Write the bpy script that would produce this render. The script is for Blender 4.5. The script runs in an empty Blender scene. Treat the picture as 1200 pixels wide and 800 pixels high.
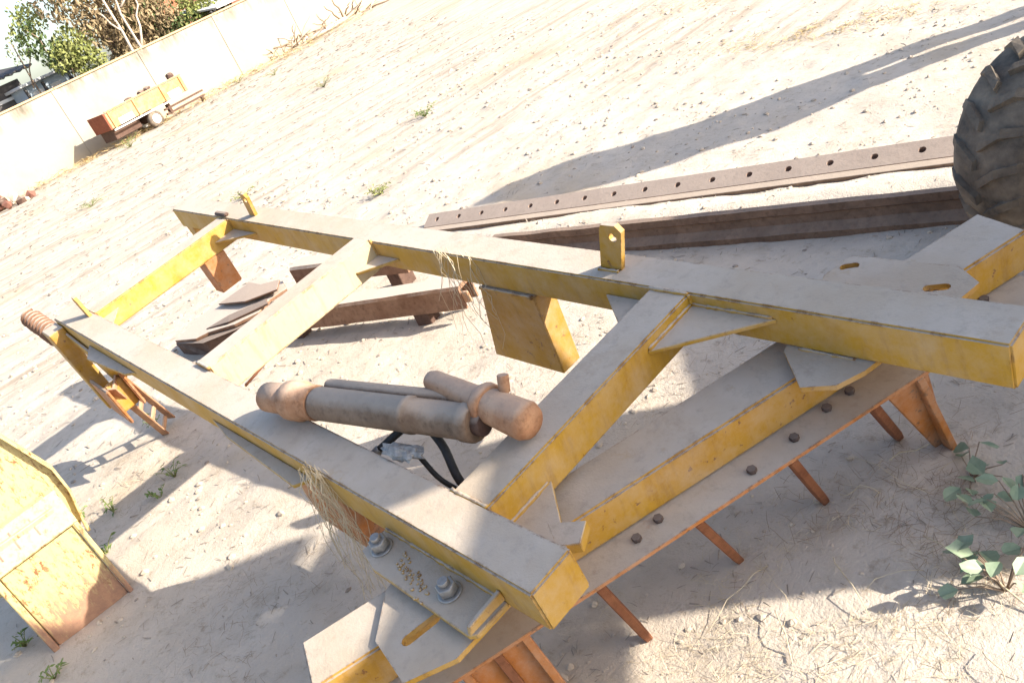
import bpy, bmesh, math, random
from mathutils import Vector, Matrix, noise, Euler

S = bpy.context.scene
COL = S.collection
R = math.radians

# ------------------------------------------------------------------ camera
cd = bpy.data.cameras.new('camera'); cam = bpy.data.objects.new('camera', cd); COL.objects.link(cam)
cd.sensor_width = 36.0; cd.lens = 30.78; cd.clip_start = 0.05; cd.clip_end = 3000
CR = ((0.62347, 0.11366, -0.77354), (0.68006, -0.56699, 0.46481), (-0.38576, -0.81585, -0.43079))
cam.matrix_world = Matrix(((CR[0][0], -CR[0][1], -CR[0][2], 0), (CR[1][0], -CR[1][1], -CR[1][2], 0),
                           (CR[2][0], -CR[2][1], -CR[2][2], 1.65), (0, 0, 0, 1)))
S.camera = cam

# ------------------------------------------------------------------ sky, sun, exposure
SUN_AZ = 33.76; SUN_EL = 27.6
W = bpy.data.worlds.new('World'); S.world = W; W.use_nodes = True
nt = W.node_tree; bg = nt.nodes['Background']
sky = nt.nodes.new('ShaderNodeTexSky'); sky.sky_type = 'NISHITA'; sky.sun_disc = False
sky.sun_elevation = R(SUN_EL); sky.sun_rotation = R(90 - SUN_AZ)
sky.dust_density = 2.0; sky.air_density = 0.9; sky.ozone_density = 1.0
nt.links.new(sky.outputs[0], bg.inputs[0]); bg.inputs[1].default_value = 0.125
sl = bpy.data.lights.new('sun', 'SUN'); sl.energy = 4.4; sl.angle = R(0.53); sl.color = (1.0, 0.93, 0.82)
so = bpy.data.objects.new('sun', sl); COL.objects.link(so)
so.rotation_euler = (R(90 - SUN_EL), 0, R(90 + SUN_AZ)); so.location = (20, 13, 20)
S.view_settings.view_transform = 'Standard'; S.view_settings.look = 'None'
S.view_settings.exposure = 1.48; S.view_settings.gamma = 1.0; S.view_settings.use_curve_mapping = False

# ------------------------------------------------------------------ materials
def ramp(n, stops):
    r = n.new('ShaderNodeValToRGB'); e = r.color_ramp.elements
    while len(e) < len(stops): e.new(0.5)
    for x, (p, c) in zip(e, stops):
        x.position = p; x.color = (c, c, c, 1) if not hasattr(c, '__len__') else (*c, 1)
    return r
class NT:
    def __init__(s, name, rough=0.8, spec=0.3, metal=0.0):
        s.m = bpy.data.materials.new(name); s.m.use_nodes = True
        s.t = s.m.node_tree; s.n = s.t.nodes; s.b = s.n['Principled BSDF']
        s.b.inputs['Roughness'].default_value = rough; s.b.inputs['Specular IOR Level'].default_value = spec
        s.b.inputs['Metallic'].default_value = metal
        s.co = s.n.new('ShaderNodeTexCoord'); s.geo = s.n.new('ShaderNodeNewGeometry')
    def L(s, a, b): s.t.links.new(a, b)
    def noise(s, scale, detail=4, rough=0.6, stretch=None, world=True, rotz=0):
        x = s.n.new('ShaderNodeTexNoise'); x.inputs['Scale'].default_value = scale
        x.inputs['Detail'].default_value = detail; x.inputs['Roughness'].default_value = rough
        src = s.geo.outputs['Position'] if world else s.co.outputs['Object']
        if stretch:
            m = s.n.new('ShaderNodeMapping'); m.vector_type = 'POINT'
            m.inputs['Scale'].default_value = stretch; m.inputs['Rotation'].default_value = (0, 0, rotz)
            s.L(src, m.inputs[0]); src = m.outputs[0]
        s.L(src, x.inputs['Vector']); return x.outputs['Fac']
    def ramp(s, fac, stops):
        r = ramp(s.n, stops); s.L(fac, r.inputs[0]); return r.outputs[0]
    def mix(s, fac, a, b):
        m = s.n.new('ShaderNodeMix'); m.data_type = 'RGBA'
        if hasattr(fac, 'links') or not isinstance(fac, (int, float)): s.L(fac, m.inputs[0])
        else: m.inputs[0].default_value = fac
        for v, i in ((a, 6), (b, 7)):
            if isinstance(v, tuple): m.inputs[i].default_value = (*v, 1)
            else: s.L(v, m.inputs[i])
        return m.outputs[2]
    def math(s, op, a, b=None, clamp=False):
        m = s.n.new('ShaderNodeMath'); m.operation = op; m.use_clamp = clamp
        for v, i in ((a, 0), (b, 1)):
            if v is None: continue
            if isinstance(v, (int, float)): m.inputs[i].default_value = v
            else: s.L(v, m.inputs[i])
        return m.outputs[0]
    def nz(s):
        x = s.n.new('ShaderNodeSeparateXYZ'); s.L(s.geo.outputs['Normal'], x.inputs[0]); return x.outputs[2]
    def color(s, c):
        if isinstance(c, tuple): s.b.inputs['Base Color'].default_value = (*c, 1)
        else: s.L(c, s.b.inputs['Base Color'])
    def bump(s, h, dist=0.01, strength=0.5):
        b = s.n.new('ShaderNodeBump'); b.inputs['Distance'].default_value = dist; b.inputs['Strength'].default_value = strength
        s.L(h, b.inputs['Height']); s.L(b.outputs[0], s.b.inputs['Normal'])

def paint_mat(name, base, base2, dust=(0.49, 0.415, 0.335), rust=(0.16, 0.065, 0.025), dustlo=0.55, rustpos=0.66, streak=0.0):
    m = NT(name, 0.6, 0.35)
    c = m.mix(m.ramp(m.noise(3.0), [(0.35, 0.0), (0.7, 1.0)]), base, base2)
    # fine rust chips
    r1 = m.ramp(m.noise(38, 6, 0.7), [(rustpos, 0.0), (rustpos + 0.04, 1.0)])
    r2 = m.ramp(m.noise(5, 5, 0.65), [(0.60, 0.0), (0.74, 0.75)])
    c = m.mix(r1, c, rust); c = m.mix(r2, c, tuple(0.6 * a + 0.4 * b for a, b in zip(base, rust)))
    # light dust film everywhere, thick dust lying on what faces up
    run = m.ramp(m.noise(1.0, 6, 0.75, (26, 26, 3.5)), [(0.53, 0.0), (0.66, 0.55)])
    c = m.mix(run, c, tuple(0.45 * a + 0.55 * b for a, b in zip(base, rust)))
    film = m.math('MULTIPLY', m.ramp(m.noise(8, 6, 0.75), [(0.40, 0.0), (0.70, 1.0)]), 0.36)
    c = m.mix(film, c, dust)
    up = m.math('ADD', m.nz(), m.math('MULTIPLY', m.math('SUBTRACT', m.noise(9, 6, 0.7), 0.5), 0.35))
    upf = m.ramp(up, [(dustlo, 0.0), (dustlo + 0.25, 1.0)])
    holes = m.ramp(m.noise(26, 7, 0.75), [(0.52, 0.0), (0.70, 0.42)])
    d2 = m.mix(m.ramp(m.noise(4, 5, 0.7), [(0.3, 0.0), (0.75, 1.0)]), dust, tuple(x * 0.86 for x in dust))
    d2 = m.mix(m.ramp(m.noise(1.7, 5, 0.7), [(0.42, 0.0), (0.60, 0.85)]), d2, (0.41, 0.325, 0.235))
    d2 = m.mix(m.ramp(m.noise(3.1, 7, 0.8), [(0.56, 0.0), (0.68, 0.5)]), d2, (0.31, 0.23, 0.15))
    d2 = m.mix(holes, d2, tuple(0.52 * a for a in dust))
    thin = m.ramp(m.noise(6.5, 6, 0.75), [(0.62, 0.0), (0.70, 0.55)]); d2 = m.mix(thin, d2, tuple(0.5 * a + 0.5 * b for a, b in zip(base, dust)))
    c = m.mix(upf, c, d2)
    bv = m.n.new('ShaderNodeBevel'); bv.samples = 3; bv.inputs['Radius'].default_value = 0.007
    dp = m.n.new('ShaderNodeVectorMath'); dp.operation = 'DOT_PRODUCT'; m.L(bv.outputs[0], dp.inputs[0]); m.L(m.geo.outputs['True Normal'], dp.inputs[1])
    ed = m.math('SUBTRACT', 1.0, dp.outputs['Value'])
    ed = m.math('MULTIPLY', m.ramp(ed, [(0.02, 0.0), (0.10, 1.0)]), m.ramp(m.noise(30, 6, 0.75), [(0.50, 0.0), (0.58, 1.0)]))
    c = m.mix(m.math('MULTIPLY', ed, 0.85), c, tuple(0.8 * x for x in rust)); m.color(c)
    m.bump(m.math('ADD', m.noise(60, 5, 0.7), m.math('MULTIPLY', upf, m.noise(140, 3, 0.7))), 0.003, 0.35)
    return m.m

def rust_mat(name, a, b, dust=(0.50, 0.42, 0.34), amount=0.6):
    m = NT(name, 0.85, 0.2)
    c = m.mix(m.ramp(m.noise(7, 6, 0.7), [(0.35, 0.0), (0.68, 1.0)]), a, b)
    c = m.mix(m.ramp(m.noise(45, 5, 0.7), [(0.5, 0.0), (0.75, 0.7)]), c, tuple(x * 0.45 for x in a))
    up = m.math('ADD', m.nz(), m.math('MULTIPLY', m.math('SUBTRACT', m.noise(10, 6, 0.7), 0.5), 0.6))
    c = m.mix(m.ramp(up, [(0.5, 0.0), (0.85, amount)]), c, dust)
    m.color(c); m.bump(m.noise(70, 6, 0.75), 0.004, 0.5); return m.m

M_YEL = paint_mat('yellow_paint_dusty', (0.43, 0.248, 0.024), (0.37, 0.205, 0.024))
M_YEL2 = paint_mat('yellow_paint_rusting', (0.42, 0.235, 0.024), (0.37, 0.185, 0.024), rustpos=0.62)
M_ORA = paint_mat('orange_rusty_paint', (0.42, 0.15, 0.03), (0.30, 0.11, 0.03), rustpos=0.58, dustlo=0.7)
M_CREAM = paint_mat('yellow_paint_thick_dust', (0.50, 0.40, 0.22), (0.46, 0.37, 0.23), dustlo=0.45)
M_RUST = rust_mat('rust_brown', (0.15, 0.075, 0.045), (0.22, 0.125, 0.08))
M_RUSTC = rust_mat('rust_thick_dust', (0.19, 0.10, 0.06), (0.28, 0.17, 0.11), amount=0.97)
M_RUSTP = rust_mat('rust_pipe', (0.30, 0.145, 0.075), (0.46, 0.28, 0.17), amount=0.45)
M_RUSTD = rust_mat('rust_dark', (0.085, 0.05, 0.038), (0.13, 0.08, 0.06), amount=0.35)
M_RUSTT = rust_mat('rust_tine', (0.16, 0.06, 0.03), (0.24, 0.10, 0.05), amount=0.2)
M_STEEL = rust_mat('steel_grey_dusty', (0.16, 0.105, 0.07), (0.26, 0.185, 0.13), amount=0.55)
M_HOLE = rust_mat('bolt_dark', (0.07, 0.05, 0.045), (0.11, 0.08, 0.07), amount=0.2)
def simple(name, c, c2, scale=8, rough=0.8, bump=0.004, bscale=40, spec=0.3, metal=0.0):
    m = NT(name, rough, spec, metal)
    m.color(m.mix(m.ramp(m.noise(scale, 5, 0.65), [(0.35, 0.0), (0.7, 1.0)]), c, c2))
    if bump: m.bump(m.noise(bscale, 5, 0.7), bump, 0.5)
    return m.m
M_BOLT = simple('bolt_zinc', (0.36, 0.35, 0.33), (0.24, 0.22, 0.2), 45, 0.5, 0.002, 90, 0.5, 0.5)
M_RUB = simple('tyre_rubber_dusty', (0.07, 0.058, 0.047), (0.25, 0.195, 0.14), 8, 0.9, 0.006, 30)
M_HOSE = simple('black_hose', (0.02, 0.02, 0.02), (0.05, 0.045, 0.04), 20, 0.6)
M_FOIL = simple('crumpled_foil', (0.36, 0.35, 0.33), (0.14, 0.13, 0.12), 40, 0.5, 0.01, 60, 0.5, 0.3)
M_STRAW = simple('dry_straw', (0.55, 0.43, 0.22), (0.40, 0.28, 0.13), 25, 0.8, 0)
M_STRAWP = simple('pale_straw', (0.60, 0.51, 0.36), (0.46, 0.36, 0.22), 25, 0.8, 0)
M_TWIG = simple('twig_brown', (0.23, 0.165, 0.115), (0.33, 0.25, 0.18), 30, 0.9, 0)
M_TWIGD = simple('litter_grey', (0.26, 0.21, 0.165), (0.36, 0.31, 0.25), 30, 0.9, 0)
M_LEAF = simple('leaf_green', (0.10, 0.16, 0.035), (0.16, 0.22, 0.06), 12, 0.6, 0)
M_LEAFB = simple('leaf_bluegreen', (0.17, 0.23, 0.14), (0.29, 0.34, 0.23), 25, 0.55, 0)
M_LEAFY = simple('leaf_yellowgreen', (0.17, 0.20, 0.05), (0.24, 0.24, 0.09), 3, 0.7, 0)
M_LEAFD = simple('leaf_dry_olive', (0.24, 0.185, 0.10), (0.30, 0.22, 0.13), 3, 0.8, 0)
M_LEAFO = simple('leaf_dark_green', (0.045, 0.075, 0.02), (0.08, 0.11, 0.035), 3, 0.7, 0)
M_BARK = simple('bark_pale', (0.52, 0.45, 0.37), (0.36, 0.30, 0.24), 5, 0.9, 0.01, 25)
M_BARKD = simple('bark_brown', (0.2, 0.14, 0.09), (0.28, 0.2, 0.14), 5, 0.9, 0.01, 25)
M_CLOD = simple('clod_sand', (0.50, 0.42, 0.33), (0.42, 0.345, 0.265), 9, 0.95, 0.003, 80)
M_STONE = simple('stone_grey_brown', (0.22, 0.18, 0.15), (0.34, 0.29, 0.24), 9, 0.95, 0.003, 80)
M_WOOD = simple('dark_shed_roof', (0.06, 0.055, 0.055), (0.10, 0.09, 0.085), 3, 0.7)
M_WHITE = simple('white_paint_weathered', (0.68, 0.67, 0.64), (0.55, 0.54, 0.52), 4, 0.6)
M_PALEBLUE = simple('pale_blue_sheet', (0.42, 0.50, 0.56), (0.34, 0.40, 0.46), 2, 0.5)
M_BRICK = simple('brick_orange', (0.36, 0.15, 0.08), (0.28, 0.10, 0.055), 6, 0.9, 0.01, 30)
M_BRICKD = simple('brick_brown', (0.16, 0.075, 0.055), (0.22, 0.10, 0.07), 6, 0.9, 0.01, 30)
M_WAGON = paint_mat('wagon_orange_paint', (0.45, 0.22, 0.06), (0.40, 0.23, 0.09), dustlo=0.5)
M_WAGRED = rust_mat('wagon_oxide_red', (0.20, 0.06, 0.035), (0.26, 0.09, 0.05), amount=0.4)
M_MACH = paint_mat('machine_yellow', (0.45, 0.28, 0.05), (0.38, 0.22, 0.05))

def sand_mat():
    m = NT('sand_ground', 0.95, 0.15)
    a, b, d = (0.55, 0.475, 0.39), (0.47, 0.40, 0.32), (0.33, 0.265, 0.2)
    c = m.mix(m.ramp(m.noise(1.3, 6, 0.65), [(0.35, 0.0), (0.68, 1.0)]), a, b)
    # wheel-track streaks running along the boundary wall
    st = m.ramp(m.noise(1.0, 7, 0.72, (4.5, 0.55, 1.0), rotz=R(-11)), [(0.49, 0.0), (0.64, 1.0)])
    sx = m.n.new('ShaderNodeSeparateXYZ'); m.L(m.geo.outputs['Position'], sx.inputs[0])
    field = m.ramp(m.math('DIVIDE', m.math('ADD', m.math('MULTIPLY', sx.outputs[0], -1.0), m.math('MULTIPLY', m.math('MAXIMUM', m.math('SUBTRACT', sx.outputs[1], 3.4), 0.0), 1.6)), 10.0), [(0.48, 0.12), (0.75, 1.0)])
    c = m.mix(m.math('MULTIPLY', st, field), c, d)
    blot = m.ramp(m.noise(5.5, 6, 0.7), [(0.5, 0.0), (0.68, 0.6)]); c = m.mix(blot, c, (0.40, 0.335, 0.26))
    fine = m.ramp(m.noise(22, 6, 0.75), [(0.56, 0.0), (0.70, 0.75)])
    c = m.mix(fine, c, (0.33, 0.265, 0.195))
    pat = m.ramp(m.noise(0.55, 4, 0.6), [(0.58, 0.0), (0.72, 0.6)])
    c = m.mix(pat, c, (0.44, 0.32, 0.19))
    m.color(c)
    h = m.math('ADD', m.math('MULTIPLY', m.noise(26, 6, 0.7), 0.6), m.math('MULTIPLY', m.noise(120, 3, 0.7), 0.3))
    m.bump(h, 0.02, 0.55); return m.m
M_SAND = sand_mat()

def wall_mat():
    m = NT('wall_plaster_stained', 0.9, 0.2)
    a, b = (0.34, 0.31, 0.26), (0.28, 0.25, 0.205)
    c = m.mix(m.ramp(m.noise(1.2, 5, 0.65), [(0.35, 0.0), (0.7, 1.0)]), a, b)
    z = m.n.new('ShaderNodeSeparateXYZ'); m.L(m.geo.outputs['Position'], z.inputs[0])
    # rain stains running down from the coping
    drip = m.ramp(m.noise(1.0, 6, 0.75, (1.5, 1.5, 0.5)), [(0.46, 0.0), (0.66, 0.9)])
    top = m.ramp(m.math('DIVIDE', z.outputs[2], 1.8), [(0.74, 0.0), (0.90, 1.0)])
    c = m.mix(m.math('MULTIPLY', drip, top), c, (0.10, 0.085, 0.06))
    foot = m.ramp(m.math('ADD', z.outputs[2], m.math('MULTIPLY', m.math('SUBTRACT', m.noise(2.5, 5, 0.7), 0.5), 0.6)), [(0.0, 0.7), (0.4, 0.0)])
    c = m.mix(foot, c, (0.42, 0.32, 0.2)); m.color(c); m.bump(m.noise(18, 6, 0.7), 0.01, 0.4); return m.m
M_WALL = wall_mat()
M_COPE = simple('coping_ochre', (0.48, 0.33, 0.17), (0.40, 0.30, 0.2), 4, 0.9, 0.01, 20)

def scratched_mat():
    m = NT('yellow_panel_scratched', 0.6, 0.35)
    base = (0.52, 0.42, 0.19)
    sc = m.ramp(m.noise(1.0, 7, 0.8, (60, 60, 26)), [(0.515, 0.0), (0.57, 1.0)])
    sc2 = m.ramp(m.noise(7, 6, 0.75), [(0.40, 0.0), (0.53, 1.0)])
    z = m.n.new('ShaderNodeSeparateXYZ'); m.L(m.geo.outputs['Position'], z.inputs[0])
    low = m.ramp(m.math('ADD', z.outputs[2], m.math('MULTIPLY', m.math('SUBTRACT', m.noise(1.0, 6, 0.75, (55, 55, 14)), 0.5), 0.55)), [(0.08, 1.0), (0.20, 0.0)])
    c = m.mix(m.math('MULTIPLY', sc, m.math('ADD', m.math('MULTIPLY', sc2, 0.85), 0.15)), base, (0.20, 0.085, 0.035))
    c = m.mix(low, c, m.mix(m.ramp(m.noise(30, 6, 0.75), [(0.4, 0.0), (0.65, 1.0)]), (0.36, 0.2, 0.12), (0.27, 0.15, 0.10)))
    c = m.mix(m.math('MULTIPLY', m.ramp(m.nz(), [(0.5, 0.0), (0.65, 1.0)]), m.ramp(m.noise(14, 6, 0.75), [(0.35, 0.9), (0.6, 0.35)])), c, (0.42, 0.34, 0.25))
    m.color(c); m.bump(m.noise(50, 5, 0.7), 0.003, 0.4); return m.m
M_SCR = scratched_mat()

# ------------------------------------------------------------------ helpers
def tag(o, label=None, cat=None, group=None, kind=None):
    for k, v in (('label', label), ('category', cat), ('group', group), ('kind', kind)):
        if v: o[k] = v
    return o
def link(name, me, mat, parent=None):
    o = bpy.data.objects.new(name, me); COL.objects.link(o)
    if mat and not me.materials: me.materials.append(mat)
    if parent: o.parent = parent
    return o
def empty(name, loc, rot=(0, 0, 0)):
    o = bpy.data.objects.new(name, None); COL.objects.link(o); o.location = loc; o.rotation_euler = rot; o.empty_display_size = 0.2
    return o
def fin(bm, name, smooth=False):
    bmesh.ops.recalc_face_normals(bm, faces=bm.faces)
    me = bpy.data.meshes.new(name); bm.to_mesh(me); bm.free()
    if smooth:
        for p in me.polygons: p.use_smooth = True
    return me
def bevel(bm, w, seg=1):
    es = [e for e in bm.edges if len(e.link_faces) == 2 and e.calc_face_angle(0) > 0.5]
    if w > 0: bmesh.ops.bevel(bm, geom=es, offset=w, segments=seg, affect='EDGES', clamp_overlap=True)
def box(name, lo, hi, mat, parent=None, bv=0.004, off=(0, 0, 0), seg=1, sub=0):
    bm = bmesh.new(); bmesh.ops.create_cube(bm, size=1)
    for v in bm.verts:
        v.co = Vector([lo[i] + (v.co[i] + 0.5) * (hi[i] - lo[i]) + off[i] for i in range(3)])
    bevel(bm, bv, seg); return link(name, fin(bm, name), mat, parent)
def plate(name, pts, thick, mat, parent=None, bv=0.002, off=(0, 0, 0), holes=()):
    """flat plate: outline pts (3d, coplanar), thickness along its normal (down from pts); holes = loops of 3d points"""
    o = Vector(off); P = [Vector(p) + o for p in pts]
    n = Vector((0, 0, 0))
    for i in range(len(P)): n += (P[i]).cross(P[(i + 1) % len(P)])
    n = -n.normalized() * thick
    bm = bmesh.new(); loops = [P] + [[Vector(h) + o for h in H] for H in holes]
    edges = []; rings = []
    for lp in loops:
        vs = [bm.verts.new(p) for p in lp]; rings.append(vs)
        for i in range(len(vs)): edges.append(bm.edges.new((vs[i], vs[(i + 1) % len(vs)])))
    if holes: bmesh.ops.triangle_fill(bm, edges=edges, use_beauty=True)
    else: bm.faces.new(rings[0])
    top = list(bm.faces)
    mp = {v: bm.verts.new(v.co + n) for r in rings for v in r}
    for f in top: bm.faces.new([mp[v] for v in reversed(f.verts)])
    for r in rings:
        for i in range(len(r)):
            a, b = r[i], r[(i + 1) % len(r)]; bm.faces.new((a, b, mp[b], mp[a]))
    if not holes: bmesh.ops.recalc_face_normals(bm, faces=bm.faces); bevel(bm, bv)
    return link(name, fin(bm, name), mat, parent)
def lathe_pts(prof, p0, p1, seg=20, closed=True, wob=0.0, seed=0):
    """prof = (t along axis 0..1, radius)"""
    rnd = random.Random(seed)
    p0, p1 = Vector(p0), Vector(p1); ax = (p1 - p0); z = ax.normalized()
    x = z.orthogonal().normalized(); y = z.cross(x)
    bm = bmesh.new(); rings = []
    for t, r in prof:
        c = p0 + ax * t
        rings.append([bm.verts.new(c + (x * math.cos(2 * math.pi * i / seg) + y * math.sin(2 * math.pi * i / seg)) * (r * (1 + wob * rnd.uniform(-1, 1)))) for i in range(seg)])
    for a, b in zip(rings, rings[1:]):
        for i in range(seg): bm.faces.new((a[i], a[(i + 1) % seg], b[(i + 1) % seg], b[i]))
    if closed:
        bm.faces.new(rings[0]); bm.faces.new(rings[-1])
    return bm
def lathe(name, prof, p0, p1, mat, parent=None, seg=20, wob=0.0, seed=0, smooth=True):
    me = fin(lathe_pts(prof, p0, p1, seg, True, wob, seed), name)
    if smooth:
        for p in me.polygons: p.use_smooth = len(p.vertices) == 4
    o = link(name, me, mat, parent)
    return o
def cyl(name, p0, p1, r, mat, parent=None, seg=14, ch=0.1):
    L_ = (Vector(p1) - Vector(p0)).length; k = min(0.3, r * ch / L_)
    return lathe(name, [(0, r * (1 - ch)), (k, r), (1 - k, r), (1, r * (1 - ch))], p0, p1, mat, parent, seg)
def tube_path(pts, r, seg=6, bm=None, taper=1.0):
    bm = bm or bmesh.new(); pts = [Vector(p) for p in pts]; prev = None; n = len(pts)
    up = None
    for i, p in enumerate(pts):
        d = (pts[min(i + 1, n - 1)] - pts[max(i - 1, 0)]).normalized()
        x = d.orthogonal().normalized() if up is None else (up - d * up.dot(d)).normalized()
        up = x; y = d.cross(x); rr = r * (1 + (taper - 1) * i / max(1, n - 1))
        ring = [bm.verts.new(p + (x * math.cos(2 * math.pi * k / seg) + y * math.sin(2 * math.pi * k / seg)) * rr) for k in range(seg)]
        if prev:
            for k in range(seg): bm.faces.new((prev[k], prev[(k + 1) % seg], ring[(k + 1) % seg], ring[k]))
        else: bm.faces.new(ring)
        prev = ring
    bm.faces.new(prev); return bm
def path(name, pts, r, mat, parent=None, seg=6, taper=1.0):
    return link(name, fin(tube_path(pts, r, seg, None, taper), name, True), mat, parent)

# ------------------------------------------------------------------ ground
def bumpf(x, y, cx, cy, rx, ry, h):
    d = ((x - cx) / rx) ** 2 + ((y - cy) / ry) ** 2
    return h * math.exp(-d)
def gz(x, y):
    near = max(0.0, 1 - max(0, math.hypot(x + 2.5, y - 1.5) - 5) / 12)
    z = 0.012 * noise.noise((x * 1.1, y * 1.1, 0.3)) + 0.02 * noise.noise((x * 0.35, y * 0.35, 4))
    if near > 0:
        z += near * (0.009 * noise.noise((x * 3.3, y * 3.3, 1)) + 0.006 * noise.noise((x * 8, y * 8, 2)) - 0.010 * max(0, noise.noise((x * 4.5, y * 4.5, 8)) - 0.25) + 0.003 * abs(noise.noise((x * 21, y * 21, 3))))
    # track ridges along the wall
    u = x + 0.2 * y
    z += 0.010 * noise.noise((u * 2.6, y * 0.25, 9)) * min(1, max(0, (abs(x + 2.5) - 1.2)) )
    z += bumpf(x, y, -1.05, 1.6, 0.45, 0.5, 0.05) + bumpf(x, y, -1.3, 0.5, 0.3, 0.35, 0.02)
    t_ = ((x + 3.75) * 2.39 + (y - 2.66) * 0.50) / 2.442; d_ = ((y - 2.66) * 2.39 - (x + 3.75) * 0.50) / 2.442
    if -0.6 < t_ < 2.7 and abs(d_) < .6: z += 0.05 * math.exp(-(d_ / 0.15) ** 2) * min(1, max(0, (t_ + .6) / .5)) * min(1, max(0, (2.7 - t_) / .4))
    return z
def axis(lo, hi, step, far, grow=1.16):
    a = []; v = lo
    while v < hi: a.append(v); v += step
    a.append(hi); s = step; v = hi
    while v < far: s *= grow; v += s; a.append(v)
    s = step; v = lo; b = []
    while v > -far: s *= grow; v -= s; b.append(v)
    return b[::-1] + a
xs = axis(-6.6, 0.4, 0.026, 900); ys = axis(-0.7, 5.2, 0.026, 900)
verts = [(x, y, gz(x, y)) for y in ys for x in xs]; nx = len(xs)
faces = [(j * nx + i, j * nx + i + 1, (j + 1) * nx + i + 1, (j + 1) * nx + i) for j in range(len(ys) - 1) for i in range(nx - 1)]
me = bpy.data.meshes.new('ground'); me.from_pydata(verts, [], faces)
me.polygons.foreach_set('use_smooth', [True] * len(faces))
ground = link('ground', me, M_SAND); tag(ground, kind='structure')

# ------------------------------------------------------------------ the yellow implement frame
BO = Vector((-2.9, 1.0, -0.55))                       # local base offset
FM = Matrix(((0.99757, 0.00519, 0.06944), (0.0, 0.99722, -0.07457), (-0.06963, 0.07439, 0.99480)))
FO = Vector((0, 0, 0.43042))
root = empty('implement_frame', (0, 0, 0))
root.matrix_world = Matrix.Translation(FO + FM @ BO) @ FM.to_4x4()
tag(root, 'long yellow steel A-frame of dusty box beams with a toothed angled toolbar at its end', 'implement frame')
OFF = -BO
def fl(u, v, w): return FO + FM @ Vector((u, v, w))     # frame-local to world
def to_local(p): return FM.transposed() @ (Vector(p) - FO)
H = -0.115
def fbox(name, lo, hi, mat, parent=root, bv=0.005): return box(name, lo, hi, mat, parent, bv, OFF, 2)
def fplate(name, pts, t, mat, parent=root, bv=0.002, holes=()): return plate(name, pts, t, mat, parent, bv, OFF, holes)
# side beams
fbox('side_beam', (-4.60, 0.513, H), (-1.188, 0.633, 0), M_YEL)
fbox('side_beam', (-5.03, 1.390, H), (-0.690, 1.512, 0), M_YEL)
# cross beams
fbox('cross_beam', (-4.39, 0.634, H), (-4.275, 1.389, -0.003), M_YEL)
fbox('cross_beam', (-3.05, 0.634, H), (-2.945, 1.389, 0.012), M_CREAM)
fbox('cross_beam', (-1.572, 0.634, H - 0.003), (-1.446, 1.389, -0.004), M_YEL)
# gussets in the corners
def tri(a, b, c_, w, t=0.012, mat=M_YEL): fplate('gusset', [(*a, w), (*b, w), (*c_, w)], t, mat)
tri((-1.4455, 1.389), (-1.4455, 1.20), (-1.20, 1.389), -0.035)
tri((-1.4455, 0.634), (-1.23, 0.634), (-1.4455, 0.80), -0.085)
tri((-2.9445, 1.389), (-2.9445, 1.27), (-2.80, 1.389), -0.06)
tri((-4.2745, 1.389), (-4.2745, 1.27), (-4.02, 1.389), -0.06)
tri((-4.2745, 0.634), (-4.10, 0.634), (-4.2745, 0.73), -0.04)
tri((-1.573, 1.389), (-1.75, 1.389), (-1.573, 1.25), -0.05)
# lifting lugs with an eye
def circ(c0, r, n, ax):
    out = []
    for i in range(n):
        a = 2 * math.pi * i / n; d = Vector((0, 0, 0)); d[ax[0]] = r * math.cos(a); d[ax[1]] = r * math.sin(a); out.append(Vector(c0) + d)
    return out
def lug(u, v, w0, h, wd, lean, hole=True):
    pts = [(u, v, w0), (u + wd, v, w0), (u + wd + lean, v, w0 + h - 0.02), (u + wd + lean - 0.015, v, w0 + h), (u + lean + 0.012, v, w0 + h), (u + lean, v, w0 + h - 0.015)]
    fplate('lug', pts, 0.016, M_YEL2, root, 0.001, [circ((u + lean + wd * 0.5, v, w0 + h * 0.74), 0.014, 10, (0, 2))[::-1]] if hole else ())
lug(-1.785, 1.437, 0.0, 0.15, 0.078, 0.055)
lug(-4.10, 1.437, 0.0, 0.12, 0.06, 0.03)
lug(-4.33, 0.603, 0.0, 0.10, 0.06, -0.02, False)
fbox('stop_bar', (-4.43, 1.395, 0.001), (-4.30, 1.42, 0.018), M_RUSTD)
# bracket legs below the side beams
def leg_box(name, top, bot, v0, v1, w0, w1, mat):
    (a, b), (c_, d) = top, bot
    bm = bmesh.new(); V = [bm.verts.new(Vector(p) + OFF) for p in
        [(a, v0, w0), (b, v0, w0), (b, v1, w0), (a, v1, w0), (c_, v0, w1), (d, v0, w1), (d, v1, w1), (c_, v1, w1)]]
    for f in ((0, 1, 2, 3), (4, 7, 6, 5), (0, 4, 5, 1), (1, 5, 6, 2), (2, 6, 7, 3), (3, 7, 4, 0)): bm.faces.new([V[i] for i in f])
    bmesh.ops.recalc_face_normals(bm, faces=bm.faces); bevel(bm, 0.004); return link(name, fin(bm, name), mat, root)
leg_box('bracket_leg', (-2.355, -2.085), (-2.475, -2.115), 1.383, 1.47, -0.1155, -0.445, M_YEL2)
leg_box('bracket_leg', (-2.42, -2.10), (-2.50, -2.20), 0.545, 0.628, -0.1155, -0.455, M_ORA)
fplate('ledge_plate', [(-2.78, 0.512, -0.075), (-2.10, 0.512, -0.075), (-2.14, 0.468, -0.075), (-2.62, 0.488, -0.075)], 0.012, M_YEL)
fplate('ledge_plate', [(-4.14, 0.512, -0.07), (-3.52, 0.512, -0.07), (-3.58, 0.485, -0.07), (-4.0, 0.455, -0.07)], 0.012, M_YEL)
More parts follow.
